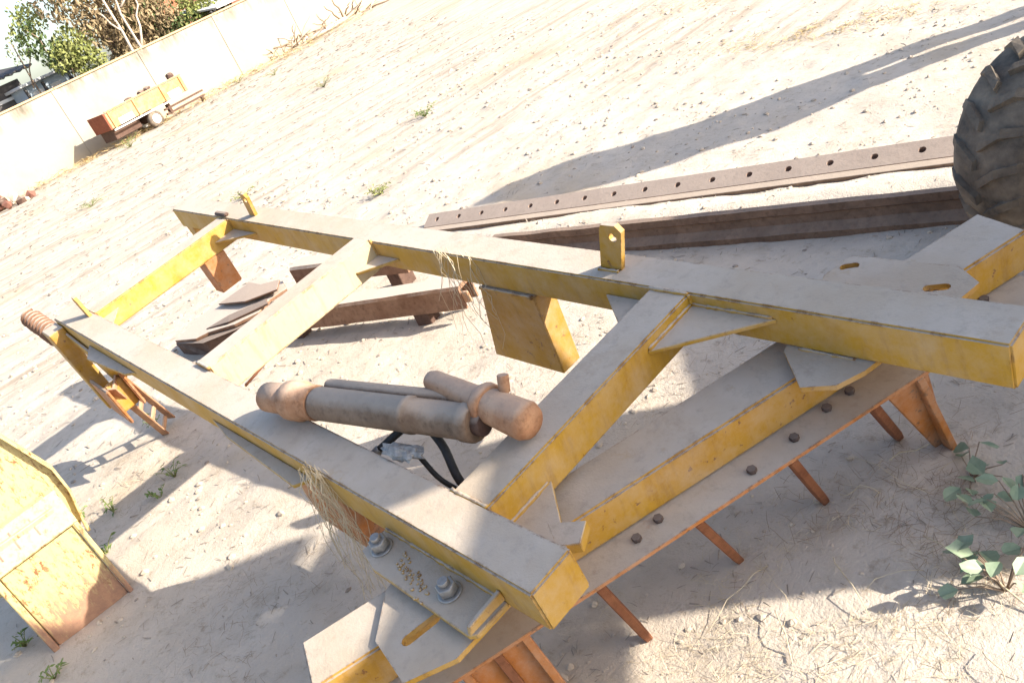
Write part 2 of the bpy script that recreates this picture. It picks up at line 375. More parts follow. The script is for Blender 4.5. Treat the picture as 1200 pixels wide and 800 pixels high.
# draw end: hanging standards, coil spring, sloping web
leg_box('hanging_standard', (-4.60, -4.46), (-4.57, -4.52), 0.435, 0.51, -0.02, -0.50, M_YEL2)
fplate('sloping_web', [(-4.455, 0.505, -0.05), (-4.10, 0.505, -0.117), (-4.16, 0.60, -0.26), (-4.455, 0.545, -0.42)], 0.012, M_YEL)
fbox('foot_block', (-4.47, 0.44, -0.50), (-4.20, 0.455, -0.30), M_ORA)
fbox('foot_block', (-4.47, 0.54, -0.47), (-4.22, 0.555, -0.27), M_ORA)
fbox('cross_strap', (-4.28, 0.456, -0.46), (-4.265, 0.539, -0.30), M_YEL2)
leg_box('hanging_standard', (-5.02, -4.93), (-5.00, -4.92), 1.40, 1.50, -0.1155, -0.25, M_YEL2)
leg_box('hanging_standard', (-4.39, -4.28), (-4.39, -4.30), 1.17, 1.29, -0.117, -0.30, M_ORA)
# coil spring on the draw end
def helix(p0, p1, r, turns, wire, name, mat, parent):
    p0, p1 = Vector(p0), Vector(p1); ax = p1 - p0; z = ax.normalized(); x = z.orthogonal().normalized(); y = z.cross(x)
    n = int(turns * 14); pts = [p0 + ax * (i / n) + (x * math.cos(2 * math.pi * turns * i / n) + y * math.sin(2 * math.pi * turns * i / n)) * r + OFF for i in range(n + 1)]
    return path(name, pts, wire, mat, parent, 6)
sp = helix((-4.60, 0.475, -0.08), (-4.92, 0.465, -0.02), 0.038, 8.5, 0.013, 'coil_spring', M_RUST, root)
cyl('spring_rod', Vector((-4.62, 0.475, -0.085)) + OFF, Vector((-4.95, 0.465, -0.017)) + OFF, 0.012, M_RUSTD, sp)
# rusty slotted jack leaning from the draw end down to the sand
def jack():
    top = Vector((-4.24, 0.50, -0.29)); bw = Vector((-4.62, 0.66, gz(-4.62, 0.66) - 0.01)); bot = to_local(bw)
    ax = (bot - top); z = ax.normalized(); side = z.cross(Vector((0.8, 0.6, 0))).normalized(); fr = z.cross(side)
    j = None
    for s in (-1, 1):
        a = top + side * 0.045 * s; b = bot + side * 0.055 * s
        q = [a - fr * 0.02, a + fr * 0.02, b + fr * 0.02, b - fr * 0.02]
        o = fplate('jack_rail', q, 0.010, M_RUSTP, root)
    for k in range(5):
        t = 0.06 + 0.21 * k; c0 = top + ax * t
        fplate('jack_rung', [c0 - side * 0.044 - z * 0.014, c0 + side * 0.044 - z * 0.014, c0 + side * 0.044 + z * 0.014, c0 - side * 0.044 + z * 0.014], 0.012, M_RUSTP, root)
jack()

# angled toolbar: box beam, bottom flange, bolts, tines, end plates
CA = math.atan(0.405)                      # skew of the toolbar in the frame plane
cdir = Vector((math.sin(CA), math.cos(CA), 0)); cout = Vector((math.cos(CA), -math.sin(CA), 0))
C0 = Vector((-1.75, 0.20, 0))              # rear edge, near end
def tb(s, o, w): return C0 + cdir * s + cout * o + Vector((0, 0, w))
LEN = 1.95
def tbox(name, s0, s1, o0, o1, w0, w1, mat, parent, bv=0.003):
    bm = bmesh.new(); V = [bm.verts.new(tb(s, o, w) + OFF) for s in (s0, s1) for o in (o0, o1) for w in (w0, w1)]
    for f in ((0, 1, 3, 2), (4, 6, 7, 5), (0, 4, 5, 1), (2, 3, 7, 6), (0, 2, 6, 4), (1, 5, 7, 3)): bm.faces.new([V[i] for i in f])
    bmesh.ops.recalc_face_normals(bm, faces=bm.faces); bevel(bm, bv, 2); return link(name, fin(bm, name), mat, parent)
TW = -0.1425
toolbar = tbox('toolbar', 0, LEN, 0, 0.15, TW - 0.11, TW, M_YEL2, root, 0.006)
flange = tbox('flange', 0.06, LEN - 0.04, -0.02, 0.243, TW - 0.122, TW - 0.1105, M_ORA, toolbar, 0.001)
for u, v in ((-1.155, 1.112), (-1.118, 1.235), (-1.097, 1.346), (-1.075, 1.414), (-1.273, 0.904), (-1.285, 0.837), (-1.36, 0.60), (-0.93, 1.80)):
    c0 = Vector((u, v, TW - 0.1105)) + OFF
    cyl('bolt_head', c0, c0 + Vector((0, 0, 0.012)), 0.012, M_HOLE, toolbar, 6)
# tines hanging from the flange into the sand
for s, wx_, wy_ in ((0.634, -1.378, 0.82), (0.897, -1.30, 1.117), (1.157, -1.20, 1.37), (1.39, -1.133, 1.643)):
    base = tb(s, 0.222, TW - 0.123)
    wp = Vector((wx_, wy_, 0))
    tip = to_local((wp.x, wp.y, gz(wp.x, wp.y) - 0.01))
    d = (tip - base).normalized(); sd = d.cross(cout).normalized() * 0.011; fw = cout * 0.02
    bm = bmesh.new()
    r0 = [bm.verts.new(base + OFF + a * sd + b * fw) for a, b in ((-1, -1), (1, -1), (1, 1), (-1, 1))]
    mid = base + (tip - base) * 0.8
    r1 = [bm.verts.new(mid + OFF + a * sd + b * fw) for a, b in ((-1, -1), (1, -1), (1, 1), (-1, 1))]
    r2 = [bm.verts.new(tip + OFF + a * sd * 0.9 + b * fw * 0.5) for a, b in ((-1, -1), (1, -1), (1, 1), (-1, 1))]
    for A_, B_ in ((r0, r1), (r1, r2)):
        for i in range(4): bm.faces.new((A_[i], A_[(i + 1) % 4], B_[(i + 1) % 4], B_[i]))
    bm.faces.new(r0); bm.faces.new(r2); bmesh.ops.recalc_face_normals(bm, faces=bm.faces); bevel(bm, 0.003)
    link('tine', fin(bm, 'tine'), M_RUSTT, toolbar)
# end shoes: orange plates with ribs standing in the sand
def shoe(s0, s1, o, lean, taper=0.0, ribs=(0.0, 0.52, 1.0)):
    a, b = tb(s0, o, TW - 0.1235), tb(s1, o, TW - 0.1235)
    def gnd(p, dx):
        w = FO + FM @ p; return to_local((w.x + dx[0], w.y + dx[1], gz(w.x, w.y) - 0.012))
    c_, d = gnd(b, lean), gnd(a, lean)
    d = d.lerp(c_, taper)
    fplate('shoe_plate', [a, b, c_, d], 0.014, M_ORA, toolbar)
    for t in ribs:
        p = a.lerp(b, t) + cout * 0.016; q = d.lerp(c_, t) + cout * 0.016; k = cdir * 0.010
        e = cout * 0.035
        bm = bmesh.new(); V = [bm.verts.new(x + OFF) for x in (p - k, p + k, p + k + e * 0.4, p - k + e * 0.4, q - k, q + k, q + k + e, q - k + e)]
        for f in ((0, 1, 2, 3), (4, 7, 6, 5), (0, 4, 5, 1), (1, 5, 6, 2), (2, 6, 7, 3), (3, 7, 4, 0)): bm.faces.new([V[i] for i in f])
        bmesh.ops.recalc_face_normals(bm, faces=bm.faces); bevel(bm, 0.002); link('shoe_rib', fin(bm, 'shoe_rib'), M_RUSTT if t == 0.52 else M_ORA, toolbar)
shoe(0.29, 0.44, 0.205, (0.02, 0.03)); shoe(1.43, 1.55, 0.215, (-0.05, 0.10), 0.7, (0.72,))
# slotted mounting plates clamped between beams and toolbar
def slot(c0, ax, half, r, w):
    a = Vector((*ax, 0)).normalized(); n = Vector((-a.y, a.x, 0)); c0 = Vector((*c0, w)); out = []
    for sgn in (1, -1):
        for i in range(6):
            t = math.pi * (i / 5 - 0.5); out.append(c0 + a * sgn * (half + r * math.cos(t)) + n * sgn * r * math.sin(t))
    return out
pw = TW + 0.0145
fplate('mounting_plate', [(-1.66, 0.50, pw), (-1.645, 0.40, pw), (-1.555, 0.30, pw), (-1.41, 0.27, pw), (-1.345, 0.37, pw), (-1.335, 0.62, pw), (-1.62, 0.66, pw)], 0.014, M_YEL2, root, 0.001,
       [slot((-1.475, 0.375), (0.25, 1), 0.035, 0.014, pw)])
lp = fplate('clamp_plate', [(-1.77, 0.512, -0.1), (-1.775, 0.435, -0.1), (-1.70, 0.415, -0.1), (-1.335, 0.412, -0.1), (-1.318, 0.425, -0.1), (-1.315, 0.512, -0.1)], 0.0135, M_YEL)
fplate('clamp_flange', [(-1.318, 0.412, -0.09), (-1.313, 0.512, -0.09), (-1.313, 0.512, -0.062), (-1.318, 0.42, -0.07)], 0.012, M_YEL2)
for u, v in ((-1.725, 0.468), (-1.455, 0.466)):
    c0 = Vector((u, v, -0.0995)) + OFF
    bo = cyl('bolt', c0 + Vector((0, 0, 0.006)), c0 + Vector((0, 0, 0.030)), 0.024, M_BOLT, root, 6, 0.12)
    cyl('washer', c0, c0 + Vector((0, 0, 0.005)), 0.029, M_BOLT, bo, 18)
    cyl('bolt_end', c0 + Vector((0, 0, 0.030)), c0 + Vector((0, 0, 0.042)), 0.013, M_BOLT, bo, 12)
# beads of weld left on the clamp plate
rnd = random.Random(5); bm = bmesh.new()
for i in range(44):
    u = -1.655 + 0.0036 * i + rnd.uniform(-.006, .006); v = 0.475 - 0.0012 * i + rnd.choice((-.014, .0, .012)) + rnd.uniform(-.004, .004)
    mt = Matrix.Translation(Vector((u, v, -0.0985)) + OFF) @ Matrix.Diagonal((rnd.uniform(.003, .006), rnd.uniform(.003, .005), 0.003, 1))
    bmesh.ops.create_icosphere(bm, subdivisions=1, radius=1, matrix=mt)
link('weld_beads', fin(bm, 'weld_beads', True), M_YEL, root)
# welded seams where beams and plates meet
def weld(p, q, r=0.0065):
    p, q = Vector(p), Vector(q); n = max(8, int((q - p).length / 0.012)); bm = bmesh.new(); prev = None; ax_ = (q - p).normalized(); x = ax_.orthogonal().normalized(); y = ax_.cross(x)
    for i in range(n + 1):
        c0 = p.lerp(q, i / n) + OFF; rr = r * rnd.uniform(.65, 1.3)
        ring = [bm.verts.new(c0 + (x * math.cos(a) + y * math.sin(a)) * rr) for a in [k * math.pi / 3 for k in range(6)]]
        if prev:
            for k in range(6): bm.faces.new((prev[k], prev[(k + 1) % 6], ring[(k + 1) % 6], ring[k]))
        else: bm.faces.new(ring)
        prev = ring
    bm.faces.new(prev); link('weld_seam', fin(bm, 'weld_seam', True), M_YEL2, root)
for a, b in (((-1.572, 0.634, -.003), (-1.446, 0.634, -.003)), ((-1.572, 1.389, -.003), (-1.446, 1.389, -.003)), ((-1.445, 0.634, -.004), (-1.445, 0.634, -.08)), ((-1.445, 1.389, -.004), (-1.445, 1.389, -.033)),
             ((-1.445, 1.205, -.034), (-1.445, 1.385, -.034)), ((-1.44, 1.389, -.034), (-1.21, 1.389, -.034)), ((-1.445, 0.64, -.084), (-1.445, 0.79, -.084)), ((-4.275, 1.389, -.004), (-4.275, 1.389, -.11)),
             ((-2.945, 1.389, .01), (-2.945, 1.389, -.11)), ((-2.945, 0.634, .008), (-3.05, 0.634, .008)), ((-4.275, 0.634, -.003), (-4.39, 0.634, -.003)), ((-1.76, 0.512, -.099), (-1.33, 0.512, -.099)),
             ((-2.35, 1.382, -.118), (-2.09, 1.382, -.118)), ((-1.785, 1.43, .001), (-1.71, 1.43, .001)), ((-1.02, 1.388, -.117), (-1.16, 1.388, -.117))): weld(a, b)
fplate('end_tab', [(-1.365, 0.70, TW + 0.03), (-1.285, 0.745, TW + 0.03), (-1.255, 0.69, TW + 0.03), (-1.30, 0.66, TW + 0.03)], 0.028, M_YEL)
fplate('mounting_plate', [(-1.245, 1.66, pw), (-1.215, 1.75, pw), (-0.95, 1.75, pw), (-0.885, 1.70, pw), (-0.90, 1.64, pw), (-0.985, 1.36, pw), (-1.02, 1.30, pw), (-1.09, 1.27, pw), (-1.19, 1.37, pw)], 0.014, M_YEL2, root, 0.001,
       [slot((-1.20, 1.705), (1, 0.5), 0.012, 0.012, pw), slot((-0.965, 1.665), (1, 0.4), 0.018, 0.012, pw)])
# brackets hung under the far ends of the toolbar
fplate('toolbar_web', [(-1.06, 1.96, TW - 0.02), (-0.93, 1.90, TW - 0.02), (-0.93, 1.90, TW - 0.2), (-1.06, 1.96, TW - 0.2)], 0.012, M_ORA)

# ------------------------------------------------------------------ cylinder and pipe lying on the frame corner
def fw(u, v, w): return fl(u, v, w)
cy = empty('hydraulic_cylinder', fw(-2.0, 0.70, 0.0)); CI = cy.location
tag(cy, 'dusty grey hydraulic cylinder with a thick rusty end lying across the frame corner', 'hydraulic cylinder')
def rel(p, o): return Vector(p) - o
a0, a1 = fw(-2.395, 0.612, 0.058), fw(-1.60, 0.800, 0.040)
ax = a1 - a0
def ap(t, dv=0, dw=0): return a0 + ax * t + Vector((0, dv, dw)) - CI
lathe('end_cap', [(0, 0.034), (0.02, 0.043), (0.9, 0.045), (1, 0.045)], ap(0.0), ap(0.12), M_RUSTP, cy, 22, 0.02, 1)
lathe('collar', [(0, 0.046), (0.06, 0.056), (0.5, 0.057), (0.55, 0.05), (1.0, 0.05)], ap(0.12), ap(0.27), M_RUSTP, cy, 22, 0.02, 2)
lathe('barrel', [(0, 0.044), (0.02, 0.047), (0.60, 0.046), (0.605, 0.049), (0.64, 0.049), (0.645, 0.045), (0.93, 0.045), (0.935, 0.049), (0.985, 0.049), (1, 0.045)], ap(0.27), ap(0.97), M_STEEL, cy, 24)
lathe('side_tube', [(0, 0.017), (0.02, 0.020), (0.98, 0.020), (1, 0.016)], ap(0.275, 0.050, 0.024), ap(0.84, 0.050, 0.024), M_STEEL, cy, 14)
cyl('rod_eye', ap(0.965), ap(1.0), 0.03, M_RUSTD, cy, 16)
pp = empty('rusty_pipe', fw(-1.6, 0.82, 0.0)); PI_ = pp.location
tag(pp, 'tapered rust orange pipe resting on the grey cylinder beside the diagonal yellow beam', 'pipe')
b0, b1 = fw(-1.835, 0.838, 0.082), fw(-1.470, 0.838, 0.050)
lathe('tube', [(0, 0.014), (0.005, 0.024), (0.05, 0.029), (0.45, 0.034), (0.55, 0.041), (0.62, 0.043), (0.94, 0.047), (0.985, 0.040), (1, 0.02)], b0 - PI_, b1 - PI_, M_RUSTP, pp, 24, 0.008, 3)
dd = (b1 - b0)
lathe('clamp_ring', [(0, 0.047), (0.3, 0.052), (0.7, 0.052), (1, 0.048)], b0 + dd * 0.54 - PI_, b0 + dd * 0.63 - PI_, M_RUSTP, pp, 22, 0.015, 4)
cyl('nipple', b0 + dd * 0.72 + Vector((0, 0.03, 0.03)) - PI_, b0 + dd * 0.72 + Vector((0, 0.045, 0.07)) - PI_, 0.014, M_RUSTP, pp, 10)

# hoses and crumpled foil below the cylinder
def hz(px_, py_, w): return fw(px_, py_, w)
for i, (pts, r, lab) in enumerate((
    ([(-1.93, 0.66, -0.03), (-1.85, 0.75, 0.01), (-1.75, 0.74, -0.02), (-1.66, 0.70, -0.10), (-1.62, 0.78, -0.2), (-1.72, 0.9, -0.33), (-1.9, 0.98, -0.5)], 0.011, 'black rubber hose looping from the cylinder down behind the frame corner'),
    ([(-1.90, 0.70, -0.06), (-1.80, 0.69, -0.03), (-1.72, 0.68, -0.08), (-1.68, 0.72, -0.16), (-1.75, 0.84, -0.30), (-1.95, 0.9, -0.5)], 0.007, 'thinner black hose with brass end tucked under the grey cylinder'))):
    P = [hz(*q) for q in pts]; P[-1].z = gz(P[-1].x, P[-1].y) + r * 0.5
    S_ = []
    for k in range(len(P) - 1):
        p_, q_ = P[k], P[k + 1]; pm = P[max(0, k - 1)]; qn = P[min(len(P) - 1, k + 2)]
        for t in [x / 6 for x in range(6)]:
            S_.append(0.5 * ((2 * p_) + (q_ - pm) * t + (2 * pm - 5 * p_ + 4 * q_ - qn) * t * t + (3 * p_ - pm - 3 * q_ + qn) * t ** 3))
    S_.append(P[-1]); o0 = S_[-1].copy()
    h = empty('hydraulic_hose', o0); tag(h, lab, 'hose', 'hoses under the cylinder')
    path('hose_body', [s - o0 for s in S_], r, M_HOSE, h, 8)
    cyl('hose_fitting', S_[0] - o0, S_[0] - o0 + (S_[0] - S_[2]).normalized() * 0.05, r * 1.25, M_FOIL, h, 6)
bm = bmesh.new(); bmesh.ops.create_icosphere(bm, subdivisions=3, radius=1)
for v in bm.verts:
    k = 1 + 0.5 * noise.noise(v.co * 2.4) + 0.3 * noise.noise(v.co * 6.1)
    v.co = Vector((v.co.x * 0.06 * k, v.co.y * 0.024 * k, v.co.z * 0.016 * k))
fo = link('crumpled_foil', fin(bm, 'crumpled_foil'), M_FOIL); fo.location = fw(-1.80, 0.662, 0.006); fo.rotation_euler = (0.1, 0.15, 0.3)
tag(fo, 'crumpled silver foil scrap caught under the grey cylinder', 'foil')

# ------------------------------------------------------------------ rusty blades beyond the frame
def perforated(name, p0, p1, up, wid, thick, nh, r, mat, label, cat):
    p0, p1 = Vector(p0), Vector(p1); ax = (p1 - p0); L_ = ax.length; e = ax.normalized(); up = Vector(up).normalized(); nrm = e.cross(up).normalized()
    bm = bmesh.new(); N = 12
    def ringv(cc, off): return [bm.verts.new(cc + (e * math.cos(2 * math.pi * (i + .5) / N) + up * math.sin(2 * math.pi * (i + .5) / N)) * r + nrm * off) for i in range(N)]
    cell = L_ / nh; rnd = random.Random(7)
    for k in range(nh):
        cc = e * (cell * (k + .5)) + up * wid * 0.52; hw = cell / 2
        for side, off in ((1, 0.0), (-1, -thick)):
            ring = ringv(cc, off)
            sq = [cc + e * (x * hw) + up * y + nrm * off for x, y in ((1, wid * .48), (0, wid * .48), (-1, wid * .48), (-1, 0), (-1, -wid * .52), (0, -wid * .52), (1, -wid * .52), (1, 0))]
            sq = [bm.verts.new(q) for q in sq]
            # connect ring (12) and outer (8) by angle
            edges = [bm.edges.new((ring[i], ring[(i + 1) % N])) for i in range(N)] + [bm.edges.new((sq[i], sq[(i + 1) % 8])) for i in range(8)]
            bmesh.ops.triangle_fill(bm, edges=edges, use_beauty=True)
            if side == 1: r1, s1 = ring, sq
        for i in range(N): bm.faces.new((r1[i], r1[(i + 1) % N], ring[(i + 1) % N], ring[i]))
        for i in (0, 1, 4, 5): bm.faces.new((s1[i], s1[(i + 1) % 8], sq[(i + 1) % 8], sq[i]))
    bmesh.ops.remove_doubles(bm, verts=bm.verts, dist=0.0008)
    root_ = empty(name, p0); tag(root_, label, cat)
    link('perforated_bar', fin(bm, name), mat, root_)
    return root_, e, up, nrm, L_
x0, x1 = Vector((-4.86, 2.68, 0.006)), Vector((-1.0, 3.505, 0.006))
pr, e, up_, nrm, L_ = perforated('cutting_edge', x0 + Vector((0, 0, 0.012)), x1 + Vector((0, 0, 0.012)), (-0.19, 0.88, 0.42), 0.11, 0.045, 20, 0.0165,
    rust_mat('rust_pale_bar', (0.25, 0.175, 0.14), (0.34, 0.25, 0.2), amount=0.45), 'long flat rusty bar with bolt holes lying in the sand beyond the frame', 'cutting edge')
box('lower_strip', (0, -0.075, -0.02), (L_, -0.015, 0.004), M_STEEL, pr, 0.002).rotation_euler = (0, 0, math.atan2(e.y, e.x))
y0, y1 = Vector((-3.75, 2.445, 0.0)), Vector((-1.36, 2.902, 0.0))
e2 = (y1 - y0).normalized(); L2 = (y1 - y0).length
rl = empty('rail_beam', y0, (0, 0, math.atan2(e2.y, e2.x))); tag(rl, 'dark brown rusty rail shaped beam shading the ground beside the frame', 'beam')
def extrude(name, prof, L0, L1, mat, parent, n=40, wob=0.0015):
    bm = bmesh.new(); rings = []
    for k in range(n + 1):
        x = L0 + (L1 - L0) * k / n
        rings.append([bm.verts.new((x, y + wob * noise.noise((x * 6, y * 20, 1)), z + wob * noise.noise((x * 6, z * 20, 5)))) for y, z in prof])
    m_ = len(prof)
    for a, b in zip(rings, rings[1:]):
        for i in range(m_): bm.faces.new((a[i], a[(i + 1) % m_], b[(i + 1) % m_], b[i]))
    bm.faces.new(rings[0]); bm.faces.new(rings[-1]); return link(name, fin(bm, name), mat, parent)
M_RUSTN = rust_mat('rust_bare_rail', (0.13, 0.085, 0.062), (0.23, 0.15, 0.105), amount=0.2)
extrude('rail_body', [(-0.062, -0.03), (-0.064, 0.022), (-0.030, 0.052), (-0.024, 0.086), (-0.036, 0.096), (-0.036, 0.130), (-0.008, 0.134), (-0.004, -0.03)], 0, L2, M_RUSTN, rl, 60, 0.003)

# ------------------------------------------------------------------ rusty scrap under the draw end of the frame
def on_ground(pts, z): return [(x, y, z) for x, y in pts]
sc = empty('rusty_blade_scrap', (-5.3, 1.5, 0)); tag(sc, 'rusty steel plate scrap lying under the draw end of the yellow frame', 'scrap plate')
plate('top_sheet', [(x + 5.3, y - 1.5, z) for x, y, z in ((-5.58, 1.12, 0.10), (-5.30, 1.17, 0.119), (-5.24, 1.24, 0.126), (-5.02, 1.34, 0.143), (-4.92, 1.47, 0.151), (-5.02, 1.60, 0.148), (-5.0, 1.72, 0.152), (-5.22, 1.80, 0.14), (-5.30, 1.76, 0.136), (-5.62, 1.83, 0.124), (-5.85, 1.62, 0.104))], 0.02, M_RUSTC, sc)
plate('skirt_plate', [(-0.28, -0.37, 0.085), (0.12, -0.32, 0.11), (0.57, 0.05, 0.142), (0.56, 0.055, -0.03), (0.10, -0.31, -0.03), (-0.28, -0.36, -0.03)], 0.02, M_RUSTD, sc)
plate('torn_sheet', [(-0.30, -0.02, 0.139), (0.10, 0.02, 0.171), (0.32, 0.16, 0.187), (0.16, 0.26, 0.183), (-0.02, 0.20, 0.171), (-0.26, 0.22, 0.157)], 0.012, M_RUST, sc)
plate('torn_sheet', [(-0.02, -0.24, 0.128), (0.20, -0.16, 0.152), (0.40, 0.04, 0.172), (0.30, 0.08, 0.170), (0.08, -0.10, 0.150)], 0.012, M_RUSTD, sc)
box('prop_block', (-0.45, 0.05, -0.04), (-0.2, 0.25, 0.09), M_RUSTD, sc)
ch = empty('rusty_channel', (-4.78, 1.465, 0), (0, 0, math.atan2(0.50, 1.45))); tag(ch, 'rusty channel bar with a torn end lying beneath the cross beam', 'steel channel')
extrude('channel_body', [(-0.06, 0.06), (-0.06, 0.165), (-0.05, 0.18), (0.05, 0.185), (0.06, 0.17), (0.06, 0.06), (0.048, 0.06), (0.048, 0.16), (-0.048, 0.16), (-0.048, 0.06)], 0, 1.46, M_RUSTC, ch, 30, 0.003)
box('torn_tab', (1.458, -0.056, 0.09), (1.50, -0.04, 0.15), M_RUSTP, ch)
for x_ in (0.15, 1.1): box('prop_block', (x_, -0.05, -0.05), (x_ + 0.10, 0.03, 0.159), M_RUSTD, ch)
ch2 = empty('rusty_angle_bar', (-5.45, 1.80, 0), (0, 0, math.atan2(0.30, 1.2))); tag(ch2, 'short rusty angle bar stacked against the scrap plate under the frame', 'angle bar')
extrude('angle_body', [(-0.06, 0.10), (-0.06, 0.205), (-0.045, 0.22), (0.07, 0.225), (0.07, 0.205), (-0.04, 0.195), (-0.045, 0.10)], 0.35, 1.35, M_RUSTC, ch2, 20, 0.004)
box('angle_foot', (0.5, -0.05, -0.04), (0.62, 0.06, 0.196), M_RUSTD, ch2); box('angle_foot', (1.15, -0.05, -0.04), (1.25, 0.06, 0.196), M_RUSTD, ch2)
rd = path('iron_rod', [(-4.43, 1.06, 0.010), (-4.43, 1.20, 0.045), (-4.43, 1.28, 0.09), (-4.43, 1.35, 0.13)], 0.007, M_RUSTT)
tag(rd, 'thin dark rusty rod leaning on the channel below the cross beam', 'rod')

# ------------------------------------------------------------------ scratched yellow panel box at the side
bx = empty('scratched_panel_box', (-3.5, -0.12, 0)); tag(bx, 'scratched yellow sheet metal hopper with rusty lower panel standing in the sand', 'hopper')
q = lambda x, y, z: (x + 3.5, y + 0.12, z)
box('front_panel', q(-3.40, -0.265, gz(-3.4, -.1) - 0.03), q(-3.372, 0.015, 0.355), M_SCR, bx, 0.003)
box('side_rim', q(-3.40, -0.292, gz(-3.4, -.3) - 0.03), q(-3.352, -0.268, 0.36), M_SCR, bx, 0.004)
box('side_rim', q(-3.40, 0.017, gz(-3.4, 0) - 0.03), q(-3.355, 0.035, 0.365), M_SCR, bx, 0.004)
plate('dusty_ledge', [q(-3.352, -0.29, 0.362), q(-3.352, 0.037, 0.367), q(-3.455, 0.042, 0.478), q(-3.455, -0.30, 0.47)], 0.012, M_SCR, bx)
for yy in (-0.225, -0.16, -0.085):
    plate('slot_strip', [q(-3.378, yy, 0.3945), q(-3.378, yy + 0.006, 0.3948), q(-3.432, yy + 0.006, 0.4525), q(-3.432, yy, 0.4522)], 0.004, M_RUST, bx, 0.0005)
prof = [(0.078, 0.0)]
arc = [(0.060, 0.275), (0.088, 0.40), (0.089, 0.512), (0.026, 0.715), (-0.06, 0.90), (-0.45, 1.0)]
out = [q(-3.6, y, z) for y, z in [(0.0, 0.20)] + arc + [(-0.45, 0.20)]]
plate('arched_back_panel', out, 0.03, M_SCR, bx, 0.004)
plate('arched_rim', [q(-3.566, y, z) for y, z in [(0.055, 0.22)] + arc] + [q(-3.566, y - 0.010, z - 0.006) for y, z in arc[::-1]] + [q(-3.566, 0.042, 0.22)], 0.03, M_SCR, bx, 0.001)
box('inner_web', q(-3.68, -0.27, -0.02), q(-3.405, 0.0, 0.44), M_SCR, bx)

# ------------------------------------------------------------------ towed implement with the big tyre (runs on out of the picture)
ti = empty('towed_implement', (-1.12, 2.80, 0)); tag(ti, 'worn dusty tractor tyre and axle of a parked implement next to the rusty rail', 'tyre')
def tyre(cx_, cy_, cz_, rad, wid, yaw, camber, parent, lugs=18):
    N = 56; prof = [(-0.36, 0.55), (-0.46, 0.66), (-0.5, 0.80), (-0.46, 0.92), (-0.36, 0.975), (-0.15, 1.0), (0.15, 1.0), (0.36, 0.975), (0.46, 0.92), (0.5, 0.80), (0.46, 0.66), (0.36, 0.55)]
    bm = bmesh.new(); rings = []
    for i in range(N):
        a = 2 * math.pi * i / N; rings.append([bm.verts.new((x * wid, math.cos(a) * r * rad, math.sin(a) * r * rad)) for x, r in prof])
    for i in range(N):
        A_, B_ = rings[i], rings[(i + 1) % N]
        for k in range(len(prof) - 1): bm.faces.new((A_[k], A_[k + 1], B_[k + 1], B_[k]))
    t = link('tyre', fin(bm, 'tyre', True), M_RUB, parent)
    t.location = (cx_, cy_, cz_); t.rotation_euler = (0, camber, yaw)
    for i in range(lugs):
        for sd in (-1, 1):
            a = 2 * math.pi * (i + (0.5 if sd > 0 else 0)) / lugs
            bm = bmesh.new(); pts = []
            for (x, da, r) in ((0.02, 0.16, 0.99), (0.27, 0.02, 0.985), (0.44, -0.03, 0.93), (0.505, -0.04, 0.80)):
                for w_ in (-0.055, 0.055):
                    for hh in (0.0, 0.085):
                        aa = a + da + w_ * (1 if hh == 0 else 0.75); rr = (r + hh * (1 if x < .4 else 0.35) - 0.015) * rad; xx = sd * wid * (x + (0.02 if hh and x > .4 else 0))
                        pts.append(bm.verts.new((xx, math.cos(aa) * rr, math.sin(aa) * rr)))
            for k in range(3):
                b_ = k * 4
                for f in ((0, 1, 5, 4), (1, 3, 7, 5), (3, 2, 6, 7), (2, 0, 4, 6)): bm.faces.new([pts[b_ + j] for j in f])
            bm.faces.new((pts[0], pts[1], pts[3], pts[2])); bm.faces.new((pts[12], pts[13], pts[15], pts[14]))
            link('lug', fin(bm, 'lug'), M_RUB, t)
    rim = lathe('rim', [(0, 0.5 * rad), (0.05, 0.56 * rad), (0.2, 0.53 * rad), (0.3, 0.3 * rad), (0.7, 0.3 * rad), (0.8, 0.53 * rad), (0.95, 0.56 * rad), (1, 0.5 * rad)], (-wid * 0.36, 0, 0), (wid * 0.36, 0, 0), M_MACH, t, 28)
    return t
tyre(0, 0, 0.335, 0.33, 0.26, R(-21), R(3), ti)
tyre(1.2, -0.45, 0.335, 0.33, 0.26, R(-21), 0, ti)
cyl('axle', (0.05, -0.02, 0.335), (1.15, -0.43, 0.335), 0.04, M_RUSTD, ti, 14)
box('drawbar_frame', (0.45, -0.3, 0.37), (0.6, 1.5, 0.47), M_MACH, ti, 0.01)

# ------------------------------------------------------------------ unseen machine and upright, slabs shaped to throw the broad shade and streak
ca, sa = math.cos(R(SUN_AZ)), math.sin(R(SUN_AZ))
DD = 2.5; TE = math.tan(R(SUN_EL))
ld = empty('unseen_shade_caster', (ca * DD - sa * 1.6, sa * DD + ca * 1.6, 0), (0, 0, R(SUN_AZ) ))  # unseen machine, its form made up from the shade it throws
# local axes: x = towards the sun, y = across; heights are real metres
tag(ld, 'unseen yellow machine right of the frame with slabs shaped to throw the broad shade', 'shade caster')
dh = (3 - DD) * TE
def lt(l, h): return (l - 1.6, h - dh)
def slab(name, prof, d0, d1, mat, parent=ld):
    P = [Vector((d0, *lt(l, h))) for l, h in prof]; n = Vector((d1 - d0, 0, 0))
    bm = bmesh.new(); a = [bm.verts.new(p) for p in P]; b = [bm.verts.new(p + n) for p in P]
    bm.faces.new(a); bm.faces.new(b[::-1])
    for i in range(len(a)): bm.faces.new((a[i], a[(i + 1) % len(a)], b[(i + 1) % len(a)], b[i]))
    bmesh.ops.recalc_face_normals(bm, faces=bm.faces); bevel(bm, 0.012, 2); return link(name, fin(bm, name), mat, parent)
slab('shade_column', [(1.50, dh - 0.02), (2.42, dh - 0.02), (2.42, 2.2), (2.30, 2.495), (1.50, 2.57), (1.50, 2.0)], -0.12, 0.12, M_MACH)
